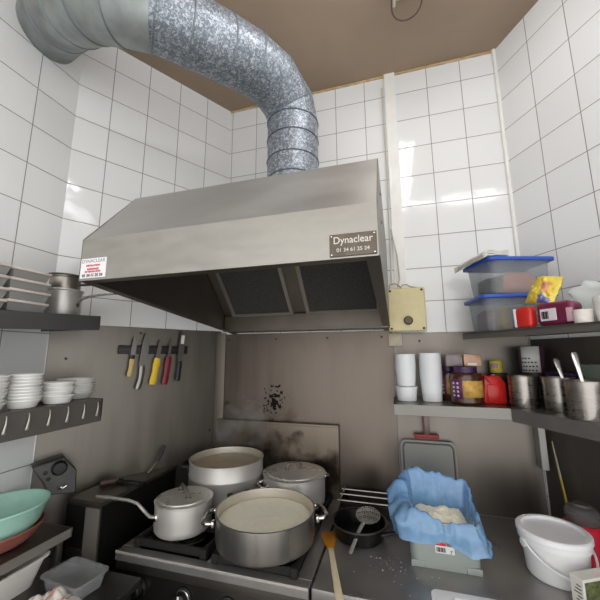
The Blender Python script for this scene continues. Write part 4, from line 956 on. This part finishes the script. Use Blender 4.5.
# folded cloth on top
FC = Thing('folded_cloth', 'grey white folded cloth draped over the top storage box corner', 'cloth', (.40, 1.45, 1.98))
def fc_fn(off):
    def fn(u, v):
        a = Matrix.Rotation(math.radians(18), 4, 'Z') @ Vector((-.150+.10*u-.02*v, -.10+.19*v, 0))
        x = UB1[0]+a.x; y = UB1[1]+a.y
        edge = max(0, (-.133-(-.150+.10*u-.02*v))/.02)
        return (x, y, 1.9795+off-.014*min(edge, 2.2)+.004*noise.noise(Vector((u*4, v*4, off*90))))
    return fn
b = FC.W(); b.grid(fc_fn(.004), 24, 18); b.grid(fc_fn(.012), 22, 18); b.grid(fc_fn(.019), 20, 16); b.make('cloth_body', mat('grey white cloth', (214, 214, 208), .85, 0, .05, 50), FC, smooth=60, solid=.005)
# packets in front
rp_ = packet('biscuit_pack', 'upright red packet with white edge on the upper shelf', onR(.305, .338, 1.6865), aR, .060, .035, .074, mat('red packet', (206, 48, 42), .35, 0, .1, 30, clear=.3), lump=.06)
rp_.L().box(-.032, -.024, -.0185, -.012, .006, .070, .002).make('white_edge', whitep, rp_)
pu = packet('coffee_pack', 'plum coloured pack with white barcode label on the upper shelf', onR(.400, .315, 1.6865), aR+.05, .118, .055, .078, mat('plum packet', (112, 34, 66), .35, 0, .18, 30, clear=.3), lump=.07)
lb = pu.L().box(-.035, .016, -.0335, -.0318, .018, .056, .001, 1).make('white_label', mat('label lilac', (224, 214, 222), .5), pu)
b = pu.L()
for i in range(8): b.box(-.030+.0028*i, -.0288+.0028*i+.0007*(i % 3), -.0342, -.0334, .024, .048)
b.make('barcode', mat('print black', (1, 1, 1)), lb)
pu.L().box(.044, .062, -.0325, -.0300, .010, .052, .002).make('pink_end', mat('pale pink print', (214, 176, 190), .5), pu)
def pillow(name, label, cat, loc, rot, lx, lz, th, m):
    t = Thing(name, label, cat, loc, rot[2])
    mt = Matrix.Rotation(rot[0], 4, 'X') @ Matrix.Rotation(rot[1], 4, 'Y')
    def face(sg):
        def fn(u, v):
            a, c = 2*u-1, 2*v-1
            k = (1-a*a)**.55*(1-c**4)**.6 if abs(a) < 1 and abs(c) < 1 else 0
            cr = noise.noise(Vector((a*3, c*3, sg*4)))+.6*noise.noise(Vector((a*8, c*7, sg*9)))
            y = sg*(th/2*k*(1+.35*cr)+.0006)+.006*noise.noise(Vector((a*2, c*2, 7)))
            x = lx/2*a*(1-.10*k)+.004*noise.noise(Vector((c*4, a, 2))); z = lz/2*(c+1)*1.0+(.0025*(-1)**int(u*29.9) if v > .99 else 0)
            return (x, y, z)
        return fn
    b = t.L(); b.grid(face(-1), 36, 30, mtx=mt); b.grid(face(1), 36, 30, mtx=mt); b.make('wrapper', m, t, smooth=55, noflip=True)
    return t
snm = mat('snack yellow', (226, 200, 66), .3, .1, .2, 25, clear=.5)
SN = pillow('snack_bag', 'yellow and blue snack bag lying tilted upon the red and plum packs', 'packet', onR(.335, .315, 1.7665), (math.radians(-22), math.radians(14), aR+.12), .098, .102, .05, snm)
m = MATS['snack yellow']; blotches(m, [((.018, -.03, .022), (.042, .08, .040), 20, .16, (74, 108, 190), (.42, .46, 1.)), ((-.030, -.03, .012), (.040, .08, .036), 20, .16, (176, 56, 40), (.42, .46, 1.)), ((.035, -.03, .055), (.032, .08, .05), 20, .16, (206, 140, 96), (.42, .46, 1.)), ((-.02, 0, .088), (.09, .08, .026), 20, .16, (150, 140, 92), (.42, .46, 1.))])
WBg = packet('plastic_bag', 'crumpled clear white plastic bag on the upper right shelf', onR(.475, .225, 1.6865), aR, .12, .09, .128, mat('clear film', (222, 228, 226), .2, see=.32), 'bag', lump=.45)
RO = Thing('paper_cups', 'nested white paper cups lying before the clear plastic bag', 'cups', onR(.485, .335, 1.6865), aR)
RO.L().lathe([(0, 0), (.019, 0), (.022, .003), (.0225, .036), (.0245, .037), (.0245, .040), (.021, .040), (.020, .006), (0, .005)], seg=32).make('cup_body', mat('paper cup', (226, 220, 212), .5, 0, .08, 60), RO)
RC = Thing('white_cup', 'white cup standing at the right end of upper shelf', 'cup', onR(.535, .30, 1.6865), aR)
RC.L().lathe([(0, .004), (.030, .004), (.034, .070), (.036, .072), (.037, .072), (.037, .069), (.032, .002), (.028, 0), (0, 0)], seg=36).make('cup_body', porcelain, RC)

# ------------------------------------------------------------------ steam over the back pots
sm = bpy.data.materials.new('steam'); sm.use_nodes = True; nt = sm.node_tree
nt.nodes.remove(nt.nodes['Principled BSDF']); vs = nt.nodes.new('ShaderNodeVolumePrincipled'); vs.inputs['Color'].default_value = (.95, .95, .95, 1)
tc = nt.nodes.new('ShaderNodeTexCoord'); nz = nt.nodes.new('ShaderNodeTexNoise'); nz.inputs['Scale'].default_value = 9; nz.inputs['Detail'].default_value = 3
mr = nt.nodes.new('ShaderNodeMapRange'); mr.inputs[1].default_value = .48; mr.inputs[2].default_value = .75; mr.inputs[4].default_value = 4.5
nt.links.new(tc.outputs['Object'], nz.inputs['Vector']); nt.links.new(nz.outputs['Fac'], mr.inputs[0]); nt.links.new(mr.outputs[0], vs.inputs['Density']); nt.links.new(vs.outputs[0], nt.nodes['Material Output'].inputs['Volume'])
so_ = M().lathe([(0, 1.13), (.07, 1.15), (.12, 1.22), (.13, 1.30), (.09, 1.38), (0, 1.42)], (-.70, 1.45, 0), 24).make('steam', sm)
tag(so_, 'thin white steam rising from the tall back left pot', 'steam', None, 'stuff')
